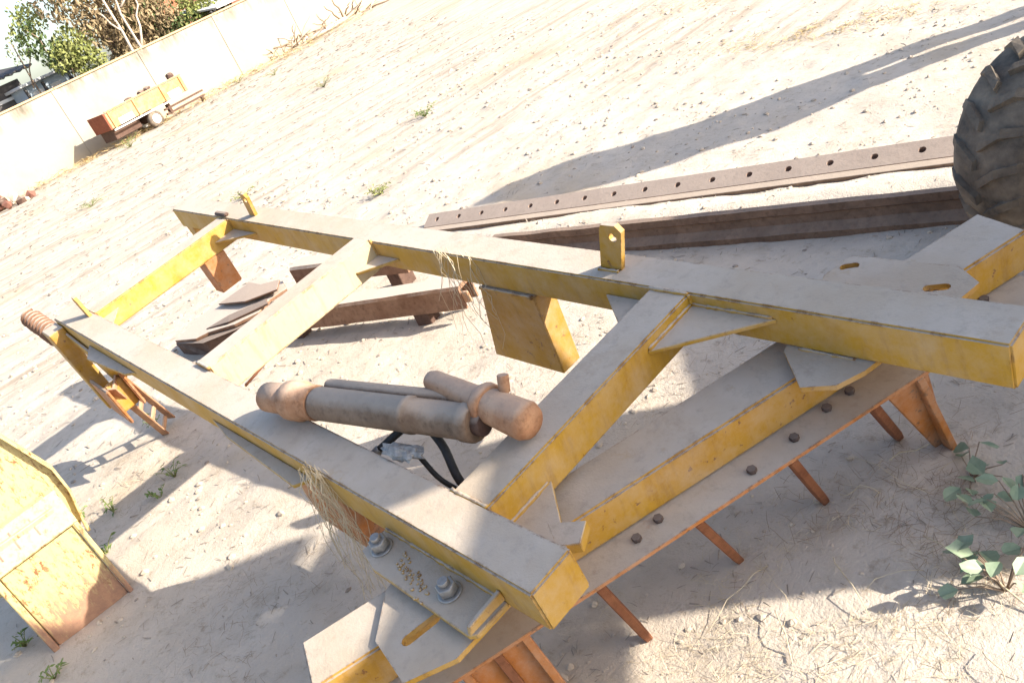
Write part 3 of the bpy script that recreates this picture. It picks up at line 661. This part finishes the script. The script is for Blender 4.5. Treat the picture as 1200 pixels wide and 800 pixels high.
slab('shade_overhang', [(-0.2, 2.02), (1.499, 2.0), (1.499, 2.56), (1.2, 2.535), (0.3, 2.52), (-0.2, 2.5)], -0.12, 0.12, M_MACH)
slab('shade_bar', [(1.45, 2.635), (2.05, 2.635), (1.50, 3.42), (0.85, 3.42)], -0.05, 0.05, M_MACH)
slab('bar_pin', [(1.70, 2.55), (1.76, 2.55), (1.76, 2.64), (1.70, 2.64)], -0.04, 0.04, M_RUSTD)
slab('shade_wing', [(2.421, 1.42), (3.28, 1.42), (3.40, 1.60), (3.60, 1.80), (3.80, 2.04), (3.40, 2.05), (2.90, 1.90), (2.421, 1.85)], -0.10, 0.10, M_MACH)  # added to shade the ground between rail and side beam
slab('support_leg', [(-0.1, dh - 0.02), (0.1, dh - 0.02), (0.1, 2.03), (-0.1, 2.03)], -0.08, 0.08, M_MACH)
D2 = 2.4; dh2 = (3 - D2) * TE
bo = empty('unseen_streak_caster', (ca * D2 - sa * 5.15, sa * D2 + ca * 5.15, 0), (0, 0, R(SUN_AZ)))  # unseen upright, added to throw the long streak across the sand
tag(bo, 'unseen tall upright beyond the big tyre shaped to throw the long shadow streak', 'shadow caster')
def lt(l, h): return (l - 5.15, h - dh2)
slab('foot_plate', [(4.7, dh2 - 0.03), (5.8, dh2 - 0.03), (5.8, dh2 + 0.05), (4.7, dh2 + 0.05)], -0.3, 0.3, M_RUSTD, bo)
slab('upright_bar', [(5.24, dh2 + 0.04), (5.36, dh2 + 0.04), (5.27, 1.30), (5.18, 1.47), (4.97, 1.47), (5.07, 1.27), (5.15, 1.05)], -0.06, 0.06, M_MACH, bo)
slab('upright_bar', [(5.42, dh2 + 0.04), (5.56, dh2 + 0.04), (5.54, 1.23), (5.45, 1.47), (5.24, 1.47), (5.33, 1.28)], -0.06, 0.06, M_MACH, bo)
slab('head_plate', [(4.96, 1.475), (4.87, 1.62), (4.77, 1.74), (4.77, 1.94), (4.72, 2.15), (4.79, 2.37), (4.87, 2.50), (5.12, 2.74), (5.31, 2.62), (5.40, 2.43), (5.33, 2.18), (5.30, 1.95), (5.39, 1.73), (5.42, 1.60), (5.44, 1.475)], -0.05, 0.05, M_MACH, bo)  # outline shaped to the edges of the shadow streak

# ------------------------------------------------------------------ boundary wall
WX, WS, WH = -23.285, 0.2006, 1.81
wall = empty('boundary_wall', (WX - WS * 10, 10, 0), (0, 0, math.atan(WS)))
tag(wall, 'long pale plastered boundary wall with rain stains at the edge of the yard', 'wall')
ws = 2.62
for k in range(-8, 12):
    y = k * ws - 1.6
    box('wall_panel', (-0.16, y + 0.002, -0.3), (0.0, y + ws - 0.002, WH - 0.05), M_WALL, wall, 0.004)
    box('pilaster', (-0.03, y - 0.09, -0.3), (0.02, y + 0.09, WH - 0.052), M_WALL, wall, 0.006)
    box('coping', (-0.20, y + 0.004, WH - 0.049), (0.04, y + ws - 0.004, WH), M_COPE, wall, 0.008)

# ------------------------------------------------------------------ wagon by the wall
wg = empty('farm_wagon', (-23.1, 7.2, 0), (0, 0, math.atan(0.2))); tag(wg, 'small orange farm wagon with a rusty red end parked by the wall', 'wagon')
box('wagon_body', (-0.85, -1.05, 0.44), (0.0, 1.30, 0.82), M_WAGON, wg, 0.01)
box('end_board', (-0.86, -1.10, 0.43), (0.0, -1.052, 0.84), M_WAGRED, wg, 0.006)
for y in (-0.98, -0.25, 0.58, 1.2): box('side_post', (0.001, y, 0.42), (0.03, y + 0.06, 0.83), M_WAGON, wg, 0.004)
box('top_rail', (0.001, -1.04, 0.831), (0.035, 1.29, 0.87), M_WAGON, wg, 0.005)
box('side_sill', (0.001, -1.04, 0.38), (0.04, 1.29, 0.419), M_WHITE, wg, 0.005)
for y0_, y1_ in ((-0.80, -0.38), (0.72, 1.1)): box('pale_patch_plate', (0.001, y0_, 0.45), (0.012, y1_, 0.60), M_WHITE, wg, 0.003)
box('under_shade_box', (-0.80, -1.02, 0.17), (-0.16, -0.25, 0.439), M_RUSTD, wg, 0.01)  # dark box added to stand in for the shade beneath the body
for x_ in (-0.75, -0.05):
    w_ = lathe('wheel', [(0, 0.14), (0.15, 0.2), (0.85, 0.2), (1, 0.14)], (x_, 0.05, 0.19), (x_ + 0.14, 0.05, 0.19), M_RUB, wg, 20)
    lathe('hub', [(0, 0.11), (0.6, 0.12), (1, 0.10)], (x_ + 0.13, 0.05, 0.19), (x_ + 0.155, 0.05, 0.19), M_WHITE, w_, 16)
cyl('wagon_axle', (-0.7, 0.05, 0.19), (0.05, 0.05, 0.19), 0.03, M_RUSTD, wg, 8)
box('axle_bracket', (-0.6, -0.03, 0.2), (-0.1, 0.13, 0.44), M_RUSTD, wg)
for zz in (0.12, 0.24): box('tow_bar', (-0.2, 0.5, zz), (-0.12, 1.75, zz + 0.05), M_RUSTD, wg, 0.004)
box('tow_hanger', (-0.22, 0.6, 0.11), (-0.10, 0.68, 0.44), M_RUSTD, wg, 0.004)
box('parking_leg', (-0.2, 1.6, -0.02), (-0.12, 1.68, 0.13), M_RUSTD, wg, 0.004)
for i, (y, h) in enumerate(((-0.15, .08), (0.25, .10), (0.45, .12), (1.2, .16))):
    bm = bmesh.new(); bmesh.ops.create_icosphere(bm, subdivisions=2, radius=1)
    for v in bm.verts: v.co = v.co * (1 + 0.35 * noise.noise(v.co * 1.7 + Vector((i, 0, 0))))
    for v in bm.verts: v.co = Vector((v.co.x * .12, v.co.y * .1, v.co.z * h * .6))
    o = link('scrap_lump', fin(bm, 'scrap_lump'), M_RUSTD); o.location = wg.matrix_basis @ Vector((-0.3, y, 0.82 + h * 0.5))
    tag(o, 'small dark scrap lump lying on top of the orange wagon', 'scrap', 'scrap lumps on the wagon')

# ------------------------------------------------------------------ buildings behind the wall
sh = empty('dark_shed', (-28.6, 4.4, 0), (0, 0, math.atan(WS))); tag(sh, 'low dark shed with corrugated roof behind the boundary wall', 'shed')
box('shed_wall', (-2.4, -3.2, -0.05), (0.0, 1.9, 2.45), M_WOOD, sh, 0.01)
bm = bmesh.new(); n = 70; rr = []
for k in range(n + 1):
    y = -3.6 + 5.9 * k / n; z = 0.03 * math.sin(k * 2.0)
    rr.append([bm.verts.new((-2.7, y, 3.0 + z)), bm.verts.new((0.45, y, 2.62 + z)), bm.verts.new((0.45, y, 2.58 + z)), bm.verts.new((-2.7, y, 2.96 + z))])
for a, b in zip(rr, rr[1:]):
    for i in range(4): bm.faces.new((a[i], a[(i + 1) % 4], b[(i + 1) % 4], b[i]))
link('roof', fin(bm, 'roof'), M_WOOD, sh)
for zz in (0.9, 1.5, 2.0): box('wall_batten', (0.001, -3.1, zz), (0.03, 1.85, zz + 0.09), M_WHITE if zz == 2.0 else M_RUSTD, sh, 0.003)
kb = empty('white_kiosk', (-28.2, 6.75, 0), (0, 0, math.atan(WS))); tag(kb, 'pale blue and white kiosk with dark posts behind the wall', 'kiosk')
box('kiosk_wall', (-1.4, -0.75, -0.05), (0.0, 0.75, 2.15), M_PALEBLUE, kb, 0.01)
for y in (-0.75, -0.2, 0.62): box('kiosk_post', (0.001, y, 0), (0.06, y + 0.07, 2.1), M_WOOD, kb, 0.004)
box('kiosk_roof', (-1.5, -0.9, 2.151), (0.2, 0.9, 2.23), M_WHITE, kb, 0.01)
for y in (-0.55, 0.0): box('kiosk_window', (0.001, y, 1.3), (0.02, y + 0.32, 1.95), M_WHITE, kb, 0.003)
bh = empty('brick_house', (-31.5, 14.0, 0), (0, 0, math.atan(WS))); tag(bh, 'brown brick house with pale eaves beyond the trees', 'house')
box('house_wall', (-4, -2.4, -0.05), (0.0, 3.2, 3.2), M_BRICKD, bh, 0.01)
box('brick_pier', (0.001, -2.3, -0.05), (0.15, -1.5, 3.1), M_BRICK, bh, 0.01)
box('eave', (-4.3, -2.8, 3.201), (0.6, 3.6, 3.32), M_WHITE, bh, 0.02)
for y in (-0.8, 1.4):
    w_ = box('window', (0.001, y, 1.2), (0.05, y + 1.1, 2.4), M_WOOD, bh, 0.004)
    box('window_sill', (0.001, y - 0.1, 1.1), (0.12, y + 1.2, 1.195), M_WHITE, w_, 0.004)
lr = empty('lean_to_roof', (-26.4, 13.2, 0), (0, 0, math.atan(WS))); tag(lr, 'lean to with white edged sheet roof just behind the wall', 'lean-to')
plate('sheet_roof', [(-2.2, -2.0, 2.25), (0.3, -2.0, 1.92), (0.3, 2.4, 1.92), (-2.2, 2.4, 2.25)], 0.05, M_WHITE, lr)
for y in (-1.9, 0.2, 2.2): box('roof_post', (0.1, y, -0.05), (0.2, y + 0.1, 1.92), M_WOOD, lr, 0.004)
for y in (-1.9, 2.2): box('roof_post', (-2.1, y, -0.05), (-2.0, y + 0.1, 2.2), M_WOOD, lr, 0.004)

# ------------------------------------------------------------------ trees
def leaves(name, blobs, n, size, mat, parent, seed, aspect=2.0, gap=0.35):
    rnd = random.Random(seed); V = []; F = []
    for _ in range(n):
        cx_, cy_, cz_, rx, ry, rz = rnd.choice(blobs)
        while True:
            d = Vector((rnd.uniform(-1, 1), rnd.uniform(-1, 1), rnd.uniform(-1, 1)))
            if d.length < 1 and (d.length > 0.35 or rnd.random() < .4) and noise.noise((d.x * 2.2 + cx_, d.y * 2.2 + cy_, d.z * 2.2 + cz_)) > gap - 0.5: break
        p = Vector((cx_ + d.x * rx, cy_ + d.y * ry, cz_ + d.z * rz))
        E_ = Euler((rnd.uniform(0, 6.3), rnd.uniform(0, 6.3), rnd.uniform(0, 6.3))).to_matrix(); s = size * rnd.uniform(.6, 1.4)
        b = len(V)
        for x, y, z in ((-s * aspect / 2, 0, 0), (0, -s / 2, s * .1), (s * aspect / 2, 0, 0), (0, s / 2, s * .1)): V.append(p + E_ @ Vector((x, y, z)))
        F.append((b, b + 1, b + 2, b + 3))
    me = bpy.data.meshes.new(name); me.from_pydata(V, [], F); return link(name, me, mat, parent)
def limb(p0, p1, r0, r1, n, seed, wob):
    rnd = random.Random(seed); out = []
    for i in range(n + 1):
        t = i / n; p = Vector(p0).lerp(Vector(p1), t)
        if 0 < i < n: p += Vector((rnd.uniform(-wob, wob), rnd.uniform(-wob, wob), rnd.uniform(-wob, wob) * .4))
        out.append(p)
    return out
def tree(name, loc, trunks, blobsets, label, group=None):
    t = empty(name, loc); tag(t, label, 'tree', group)
    for i, (p0, p1, r0, r1, mat, wob) in enumerate(trunks):
        path('trunk' if i == 0 else 'limb', limb(p0, p1, r0, r1, 7, i + 3, wob), r0, mat, t, 7, r1 / r0)
    for k, (blobs, n, size, mat, asp) in enumerate(blobsets): leaves('crown', blobs, n, size, mat, t, k + len(label), asp)
    return t
# bare pale trunks with dry crown
tree('pale_trunk_tree', (-26.0, 8.55, 0), [
    ((0, 0, -0.1), (-0.2, 0.15, 4.2), 0.055, 0.03, M_BARK, .05), ((0.1, 0.14, -0.1), (0.0, 0.42, 3.9), 0.05, 0.025, M_BARK, .05),
    ((0.05, 0.3, 1.75), (-0.1, 1.2, 3.6), 0.035, 0.018, M_BARK, .06), ((0.0, 0.4, 2.9), (-0.1, 1.6, 3.9), 0.03, 0.015, M_BARK, .05), ((-0.1, 0.1, 2.4), (-0.3, -0.5, 4.0), 0.03, 0.012, M_BARK, .06)],
    [([(-0.4, -0.6, 3.7, .9, .9, .8), (-0.5, 0.8, 3.9, 1.0, 1.1, .8), (-.6, .2, 2.7, .6, 1.2, .6)], 2600, 0.06, M_LEAFD, 3.0),
     ([(-0.5, -0.4, 4.0, .9, .9, .7), (-0.4, 1.0, 3.8, .9, .9, .7)], 900, 0.06, M_LEAFY, 2.4)], 'dry tree with slender pale trunks rising behind the boundary wall')
tree('green_shrub_tree', (-26.6, 7.35, 0), [((0, 0, -0.1), (0, -0.2, 2.8), 0.05, 0.02, M_BARKD, .08), ((0, 0, 1.2), (0.1, -0.75, 3.3), 0.03, 0.012, M_BARKD, .08)],
    [([(0, 0.1, 2.55, .55, .6, .55), (0.1, -0.3, 2.35, .5, .45, .45), (0, 0.25, 2.0, .5, .5, .45)], 2400, 0.06, M_LEAFY, 1.8),
     ([(0, -.75, 3.1, .3, .35, .6), (0.1, -.55, 2.6, .4, .4, .5)], 260, 0.07, M_LEAFO, 2.0)], 'bright green feathery shrub tree beside the pale kiosk')
tree('dry_brown_bush', (-27.2, 9.6, 0), [((0, 0, -0.1), (0, 0.4, 2.6), 0.05, 0.02, M_BARKD, .08), ((0, 0, .8), (0.2, -0.9, 2.9), 0.04, 0.012, M_BARKD, .1), ((0, 0, .8), (0.2, 1.1, 2.7), 0.04, 0.012, M_BARKD, .1)],
    [([(0, -.2, 2.3, .7, 1.2, .8), (0.1, .5, 2.2, .7, .7, .7), (-.2, -.3, 3.0, .7, 1.2, .7), (0.2, -0.7, 1.7, .5, .7, .5)], 4200, 0.055, M_LEAFD, 3.2),
     ([(0.3, .9, 1.9, .5, .7, .35), (0.2, 0.2, 2.6, .6, .9, .6)], 800, 0.055, M_LEAFO, 2.2)], 'dense brownish dry bush behind the stained wall')
tree('low_green_bush', (-26.9, 11.2, 0), [((0, 0, -0.1), (0, 0.2, 2.0), 0.04, 0.02, M_BARKD, .06), ((0, 0, .8), (0.1, -0.6, 2.2), 0.03, 0.012, M_BARKD, .06)],
    [([(0, -.3, 1.9, .5, .7, .5), (0, .5, 1.85, .5, .6, .5), (-.1, 0.2, 2.4, .4, .6, .4)], 2200, 0.055, M_LEAFY, 2.0), ([(0, -.9, 1.8, .4, .5, .3)], 500, 0.05, M_LEAFO, 2.0)], 'low green bush in front of the brown brick house')
tree('leafy_sapling', (-27.2, 6.0, 0), [((0, 0, -0.1), (0.0, 0.25, 3.2), 0.03, 0.015, M_BARKD, .05), ((0, .1, 2.0), (0.0, 0.9, 3.7), 0.02, 0.01, M_BARKD, .05)],
    [([(0, 0.35, 3.0, .4, .4, .5), (0, .9, 3.6, .5, .5, .5)], 260, 0.055, M_LEAFY, 2.0), ([(0, .9, 3.5, .5, .5, .5)], 300, 0.06, M_LEAFY, 2.0)], 'thin open sapling against the sky above the dark shed')

# ------------------------------------------------------------------ branch pile and rubble along the wall
def heap(name, loc, ext, n, mats, label, seed, lean=.5, L=(.4, 1.2), rad=.025):
    h = empty(name, loc); tag(h, label, 'heap'); rnd = random.Random(seed)
    for k in range(n):
        p = Vector((rnd.uniform(-ext[0], ext[0]), rnd.uniform(-ext[1], ext[1]), rnd.uniform(0, ext[2])))
        d = Vector((rnd.uniform(-1, 1), rnd.uniform(-1, 1), rnd.uniform(-.1, lean))).normalized() * rnd.uniform(*L)
        z0 = gz(loc[0] + p.x, loc[1] + p.y); p.z += z0 + 0.01
        path('branch', limb(p, p + d, 1, 1, 5, k, .05), rad * rnd.uniform(.5, 1.4), rnd.choice(mats), h, 5, .4)
    return h
heap('branch_pile', (-25.6, 14.0, 0), (.45, 1.9, .22), 46, (M_TWIG, M_BARKD, M_BARK), 'pile of dry branches lying along the foot of the wall', 4)
lg = path('felled_log', [(-24.9, 13.0, .07), (-25.0, 13.8, .10), (-25.2, 14.7, .12)], 0.07, M_BARK); tag(lg, 'pale felled log lying in front of the branch pile', 'log')
rbk = empty('rubble_heap', (-22.3, 3.05, 0)); tag(rbk, 'heap of broken brown rubble near the wall with a white post', 'rubble')
rnd = random.Random(8)
for k in range(40):
    bm = bmesh.new(); bmesh.ops.create_icosphere(bm, subdivisions=1, radius=1); s = rnd.uniform(.05, .16)
    for v in bm.verts: v.co = v.co * s * (1 + .5 * noise.noise(v.co * 1.5 + Vector((k, 0, 0))))
    o = link('stone', fin(bm, 'stone'), rnd.choice((M_STONE, M_BRICKD, M_RUSTD, M_CLOD)), rbk)
    a, d = rnd.uniform(0, 6.3), rnd.uniform(0, 1) ** .7 * .62; o.location = (d * math.cos(a), d * math.sin(a), max(.02, .34 * (1 - d / .62) * rnd.uniform(.4, 1)))
po = box('white_post', (-0.05, -0.05, -0.1), (0.05, 0.05, 0.75), M_WHITE, None, 0.005); po.location = (-22.9, 3.0, 0); po.rotation_euler = (0.05, 0.1, 0)
tag(po, 'short white post standing behind the rubble heap', 'post')

# ------------------------------------------------------------------ weeds
def weed(loc, n, h, spread, leaf, mat, label, cat='weed', group=None, seed=0, round_=False):
    w_ = empty('weed' if cat == 'weed' else 'leafy_plant', (loc[0], loc[1], gz(*loc) - 0.004)); tag(w_, label, cat, group); rnd = random.Random(seed)
    bmS = bmesh.new(); V = []; F = []
    for k in range(n):
        a = rnd.uniform(0, 6.3); top = Vector((math.cos(a) * spread * rnd.uniform(.2, 1), math.sin(a) * spread * rnd.uniform(.2, 1), h * rnd.uniform(.4, 1)))
        pts = [Vector((0, 0, 0)), top * .5 + Vector((0, 0, h * .15)), top]; tube_path(pts, 0.0022 if h < .2 else .004, 5, bmS, .6)
        for j in range(1 if round_ else 3):
            c0 = top if round_ else pts[1].lerp(top, .3 + .35 * j); s = leaf * rnd.uniform(.7, 1.25)
            E_ = Euler((rnd.uniform(-.6, .6), rnd.uniform(-.6, .6), rnd.uniform(0, 6.3))).to_matrix(); b = len(V)
            outline = [(0, 0), (.35, .42), (.75, .48), (1.1, .3), (1.25, 0), (1.1, -.3), (.75, -.48), (.35, -.42)] if round_ else [(0, 0), (.5, .28), (1, .22), (1.5, 0), (1, -.22), (.5, -.28)]
            for x, y in [(x * rnd.uniform(.85, 1.15), y * rnd.uniform(.7, 1.25)) for x, y in outline]: V.append(c0 + E_ @ Vector((x * s, y * s, 0.12 * s * (x - .5) ** 2 * -1 + .25 * s * abs(y))))
            m_ = len(outline); F += [(b, b + i, b + i + 1) for i in range(1, m_ - 1)]
    link('stem', fin(bmS, 'stem', True), M_TWIG if round_ else M_LEAFY, w_)
    me = bpy.data.meshes.new('leaf_cluster'); me.from_pydata(V, [], F); link('foliage', me, mat, w_); return w_
G = 'small green weeds in the sand'
for i, (x, y, h, n, lab) in enumerate(((-4.72, 0.62, .10, 11, 'tallest small weed sprouting at the foot of the rusty jack'), (-4.05, 0.47, .08, 9, 'small weed growing in the shade strip along the near side beam'),
        (-4.12, 0.18, .07, 9, 'small weed at the sunlit edge of the cross beam shadow'), (-4.30, 0.05, .05, 8, 'tiny weed among dry twigs between two beam shadows'), (-3.80, 0.05, .06, 10, 'small weed against the rim of the scratched yellow hopper'),
        (-3.95, 0.36, .05, 7, 'tiny weed where the two beam shadows meet'), (-3.55, -0.36, .06, 10, 'small dark weed in the sun beside the rusty foot of the hopper'), (-3.20, -.33, .05, 8, 'tiny weed in front of the hopper below its rusty panel'))):
    weed((x, y), n, h, .07, .016, M_LEAF, lab, 'weed', G, i)
for i, (x, y, h, sp_) in enumerate(((-7.8, 4.9, .10, .2), (-14, 7.2, .14, .3), (-21.5, 5.9, .25, .35), (-9, 3.2, .08, .15), (-15, 3.1, .1, .25), (-20.5, 9.5, .15, .3), (-23.6, 9.9, .2, .4), (-6.2, 3.2, .07, .12))):
    weed((x, y), 22, h, sp_, .025, M_LEAFY if i % 2 else M_LEAF, 'low sparse weed growing far out on the open sand', 'weed', 'weeds on the open sand', 30 + i)
for i, (x, y, n, h, sp_, lf, lab) in enumerate((
    (-0.74, 1.45, 20, .09, .15, .036, 'broad leaved grey green plant growing in the shade right of the toolbar'),
    (-0.72, 1.27, 16, .09, .11, .038, 'broad leaved plant with sunlit pale leaves at the edge of the shade'),
    (-0.91, 1.56, 10, .06, .10, .036, 'few large leaves of a creeping plant near the beam end'))):
    weed((x, y), n, h, sp_, lf, M_LEAFB, lab, 'plant', None, 60 + i, True)

# ------------------------------------------------------------------ straw, litter, clods (uncountable)
rnd = random.Random(21)
def blades(name, gen, n, mat, label=None, cat=None):
    V = []; F = []
    for _ in range(n):
        p, L_, w_, az, el = gen()
        d = Vector((math.cos(az) * math.cos(el), math.sin(az) * math.cos(el), math.sin(el))); s = Vector((-math.sin(az), math.cos(az), rnd.uniform(-.6, .6))) * w_
        k = Vector((rnd.uniform(-.06, .06), rnd.uniform(-.06, .06), rnd.uniform(-.02, .05))) * L_
        b = len(V); V += [p - s, p + s, p + d * L_ * .5 + s + k, p + d * L_ * .5 - s + k, p + d * L_ + s * .5, p + d * L_ - s * .5]
        F += [(b, b + 1, b + 2, b + 3), (b + 3, b + 2, b + 4, b + 5)]
    me = bpy.data.meshes.new(name); me.from_pydata(V, [], F); o = link(name, me, mat); tag(o, label, cat, None, 'stuff'); return o
def gen_patch(cx_, cy_, rx, ry, L_=(.012, .06), w_=(.00025, .0006), lift=.005):
    def f():
        while True:
            x, y = cx_ + rnd.gauss(0, 1) * rx, cy_ + rnd.gauss(0, 1) * ry
            if noise.noise((x * 3, y * 3, 7)) > -.15: break
        return Vector((x, y, gz(x, y) + rnd.uniform(0.001, lift))), rnd.uniform(*L_), rnd.uniform(*w_), rnd.uniform(0, 6.3), rnd.uniform(-.1, .35)
    return f
pick = [gen_patch(-1.05, 1.0, .28, .2), gen_patch(-0.78, 1.15, .28, .18), gen_patch(-1.25, .85, .2, .16), gen_patch(-0.75, 1.0, .2, .2)]
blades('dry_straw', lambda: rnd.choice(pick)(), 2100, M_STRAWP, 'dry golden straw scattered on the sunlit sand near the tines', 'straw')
pick2 = [gen_patch(-0.75, 1.55, .2, .2), gen_patch(-1.0, 1.3, .15, .2), gen_patch(-2.3, 1.75, .25, .2), gen_patch(-2.9, 1.4, .3, .2), gen_patch(-4.3, .3, .35, .2), gen_patch(-1.6, 2.2, .3, .2), gen_patch(-2.75, .3, .3, .25)]
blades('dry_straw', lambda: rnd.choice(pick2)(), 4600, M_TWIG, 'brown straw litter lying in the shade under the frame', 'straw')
def gen_field():
    t = rnd.random() ** 1.6
    x = -0.6 - 23 * t + rnd.uniform(-.8, .8); y = rnd.uniform(-.4, 5 + 9 * t)
    s = 1 + 5 * t
    return Vector((x, y, gz(x, y) + .002 * s)), rnd.uniform(.008, .035) * s, rnd.uniform(.0005, .0016) * s * (1 + t), rnd.uniform(0, 6.3), rnd.uniform(-.05, .2)
blades('leaf_litter', gen_field, 9000, M_TWIGD, 'grey brown leaf and twig litter strewn over the open sand', 'litter')
def clods(name, gen, n, mat, label):
    bm = bmesh.new(); bmesh.ops.create_icosphere(bm, subdivisions=1, radius=1); bv = [v.co.copy() for v in bm.verts]; bf = [tuple(v.index for v in f.verts) for f in bm.faces]; bm.free()
    V = []; F = []
    for k in range(n):
        x, y, s = gen(); b = len(V); z = gz(x, y); a = rnd.uniform(.6, 1.4); c_ = rnd.uniform(.4, .8); ph = rnd.uniform(0, 50)
        for v in bv:
            r_ = s * (1 + .45 * noise.noise((v.x * 1.6 + ph, v.y * 1.6, v.z * 1.6))); V.append((x + v.x * r_ * a, y + v.y * r_, z + v.z * r_ * c_ + s * .15))
        F += [tuple(i + b for i in f) for f in bf]
    me = bpy.data.meshes.new(name); me.from_pydata(V, [], F); tag(link(name, me, mat), label, 'clods', None, 'stuff')
def gen_c():
    t = rnd.random() ** 1.5
    while True:
        x = -0.5 - 9 * t + rnd.uniform(-.7, .7); y = rnd.uniform(-.4, 4.6 + 4 * t)
        if noise.noise((x * .9, y * .9, 3)) > -.2: break
    return x, y, rnd.choice((.003, .004, .005, .006, .010)) * (1 + 1.8 * t)
clods('sand_clods', gen_c, 3000, M_CLOD, 'small clods of dry sandy soil scattered over the ground')
def gen_s():
    t = rnd.random(); x = -0.6 - 14 * t + rnd.uniform(-.7, .7); y = rnd.uniform(-.4, 4.6 + 5 * t)
    return x, y, rnd.choice((.003, .004, .006, .009)) * (1 + 2.2 * t)
clods('dark_pebbles', gen_s, 420, M_STONE, 'dark pebbles and seed pods strewn over the sand')
# ridges of brown debris on the far sand
pick3 = [gen_patch(-3.6, 5.4, .5, .12, (.02, .07), (.001, .0025), .015), gen_patch(-5.3, 6.9, 1.0, .25, (.02, .07), (.001, .003), .015), gen_patch(-24.0, 11.0, .3, 2.2, (.05, .3), (.004, .012), .12), gen_patch(-23.4, 6.0, .25, 2.0, (.05, .3), (.004, .012), .1)]
blades('brown_debris', lambda: rnd.choice(pick3)(), 3600, M_STRAW, 'ridges of brown plant debris on the far sand and along the wall foot', 'debris')

# hanging tangles of straw on the frame
def tangle(name, anchor, n, drop, spread, mat, label, seed):
    rnd_ = random.Random(seed); bm = bmesh.new(); a = Vector(anchor)
    for k in range(n):
        p = a + Vector((rnd_.uniform(-1, 1) * spread, rnd_.uniform(-1, 1) * .02, rnd_.uniform(0, .02))); pts = [p]
        L_ = drop * rnd_.uniform(.3, 1.0); m_ = 6
        for i in range(m_):
            pts.append(pts[-1] + Vector((rnd_.uniform(-.024, .024), rnd_.uniform(-.024, .018), -L_ / m_ * rnd_.uniform(.5, 1.3))))
        tube_path(pts, rnd_.uniform(.0005, .0017), 4, bm, .7)
    o = link(name, fin(bm, name), mat); tag(o, label, 'straw', None, 'stuff'); return o
a = fl(-2.02, 0.503, 0.005)
tangle('hanging_straw', a, 40, 0.50, .06, M_STRAWP, 'dry straw tangle hanging from the near side beam', 1)
a = fl(-2.42, 1.376, 0.012)
tangle('hanging_straw', a, 20, 0.40, .09, M_STRAWP, 'thin straw strands draped over the far side beam by its bracket', 2)
def arcs(name, segs, mat, label):
    bm = bmesh.new()
    for pts, r in segs: tube_path(pts, r, 5, bm, .6)
    tag(link(name, fin(bm, name, True), mat), label, 'twigs', None, 'stuff')
tw = []
for k in range(26):
    x, y = rnd.choice(((-1.0, 1.25), (-.85, 1.45), (-1.15, 1.0), (-4.35, .35), (-2.3, 1.75), (-0.8, 1.1)));
    x += rnd.gauss(0, .16); y += rnd.gauss(0, .14); a_ = rnd.uniform(0, 6.3); l_ = rnd.uniform(.08, .3); pts = []
    for i in range(6):
        t = i / 5; xx = x + math.cos(a_) * l_ * t + rnd.uniform(-.008, .008); yy = y + math.sin(a_) * l_ * t + rnd.uniform(-.008, .008)
        pts.append((xx, yy, gz(xx, yy) + .006 + .035 * math.sin(math.pi * t) * rnd.random()))
    tw.append((pts, rnd.uniform(.0007, .0019)))
arcs('dry_twigs', tw, M_STRAWP, 'thin curved dry twigs lying on the sand around the toolbar')
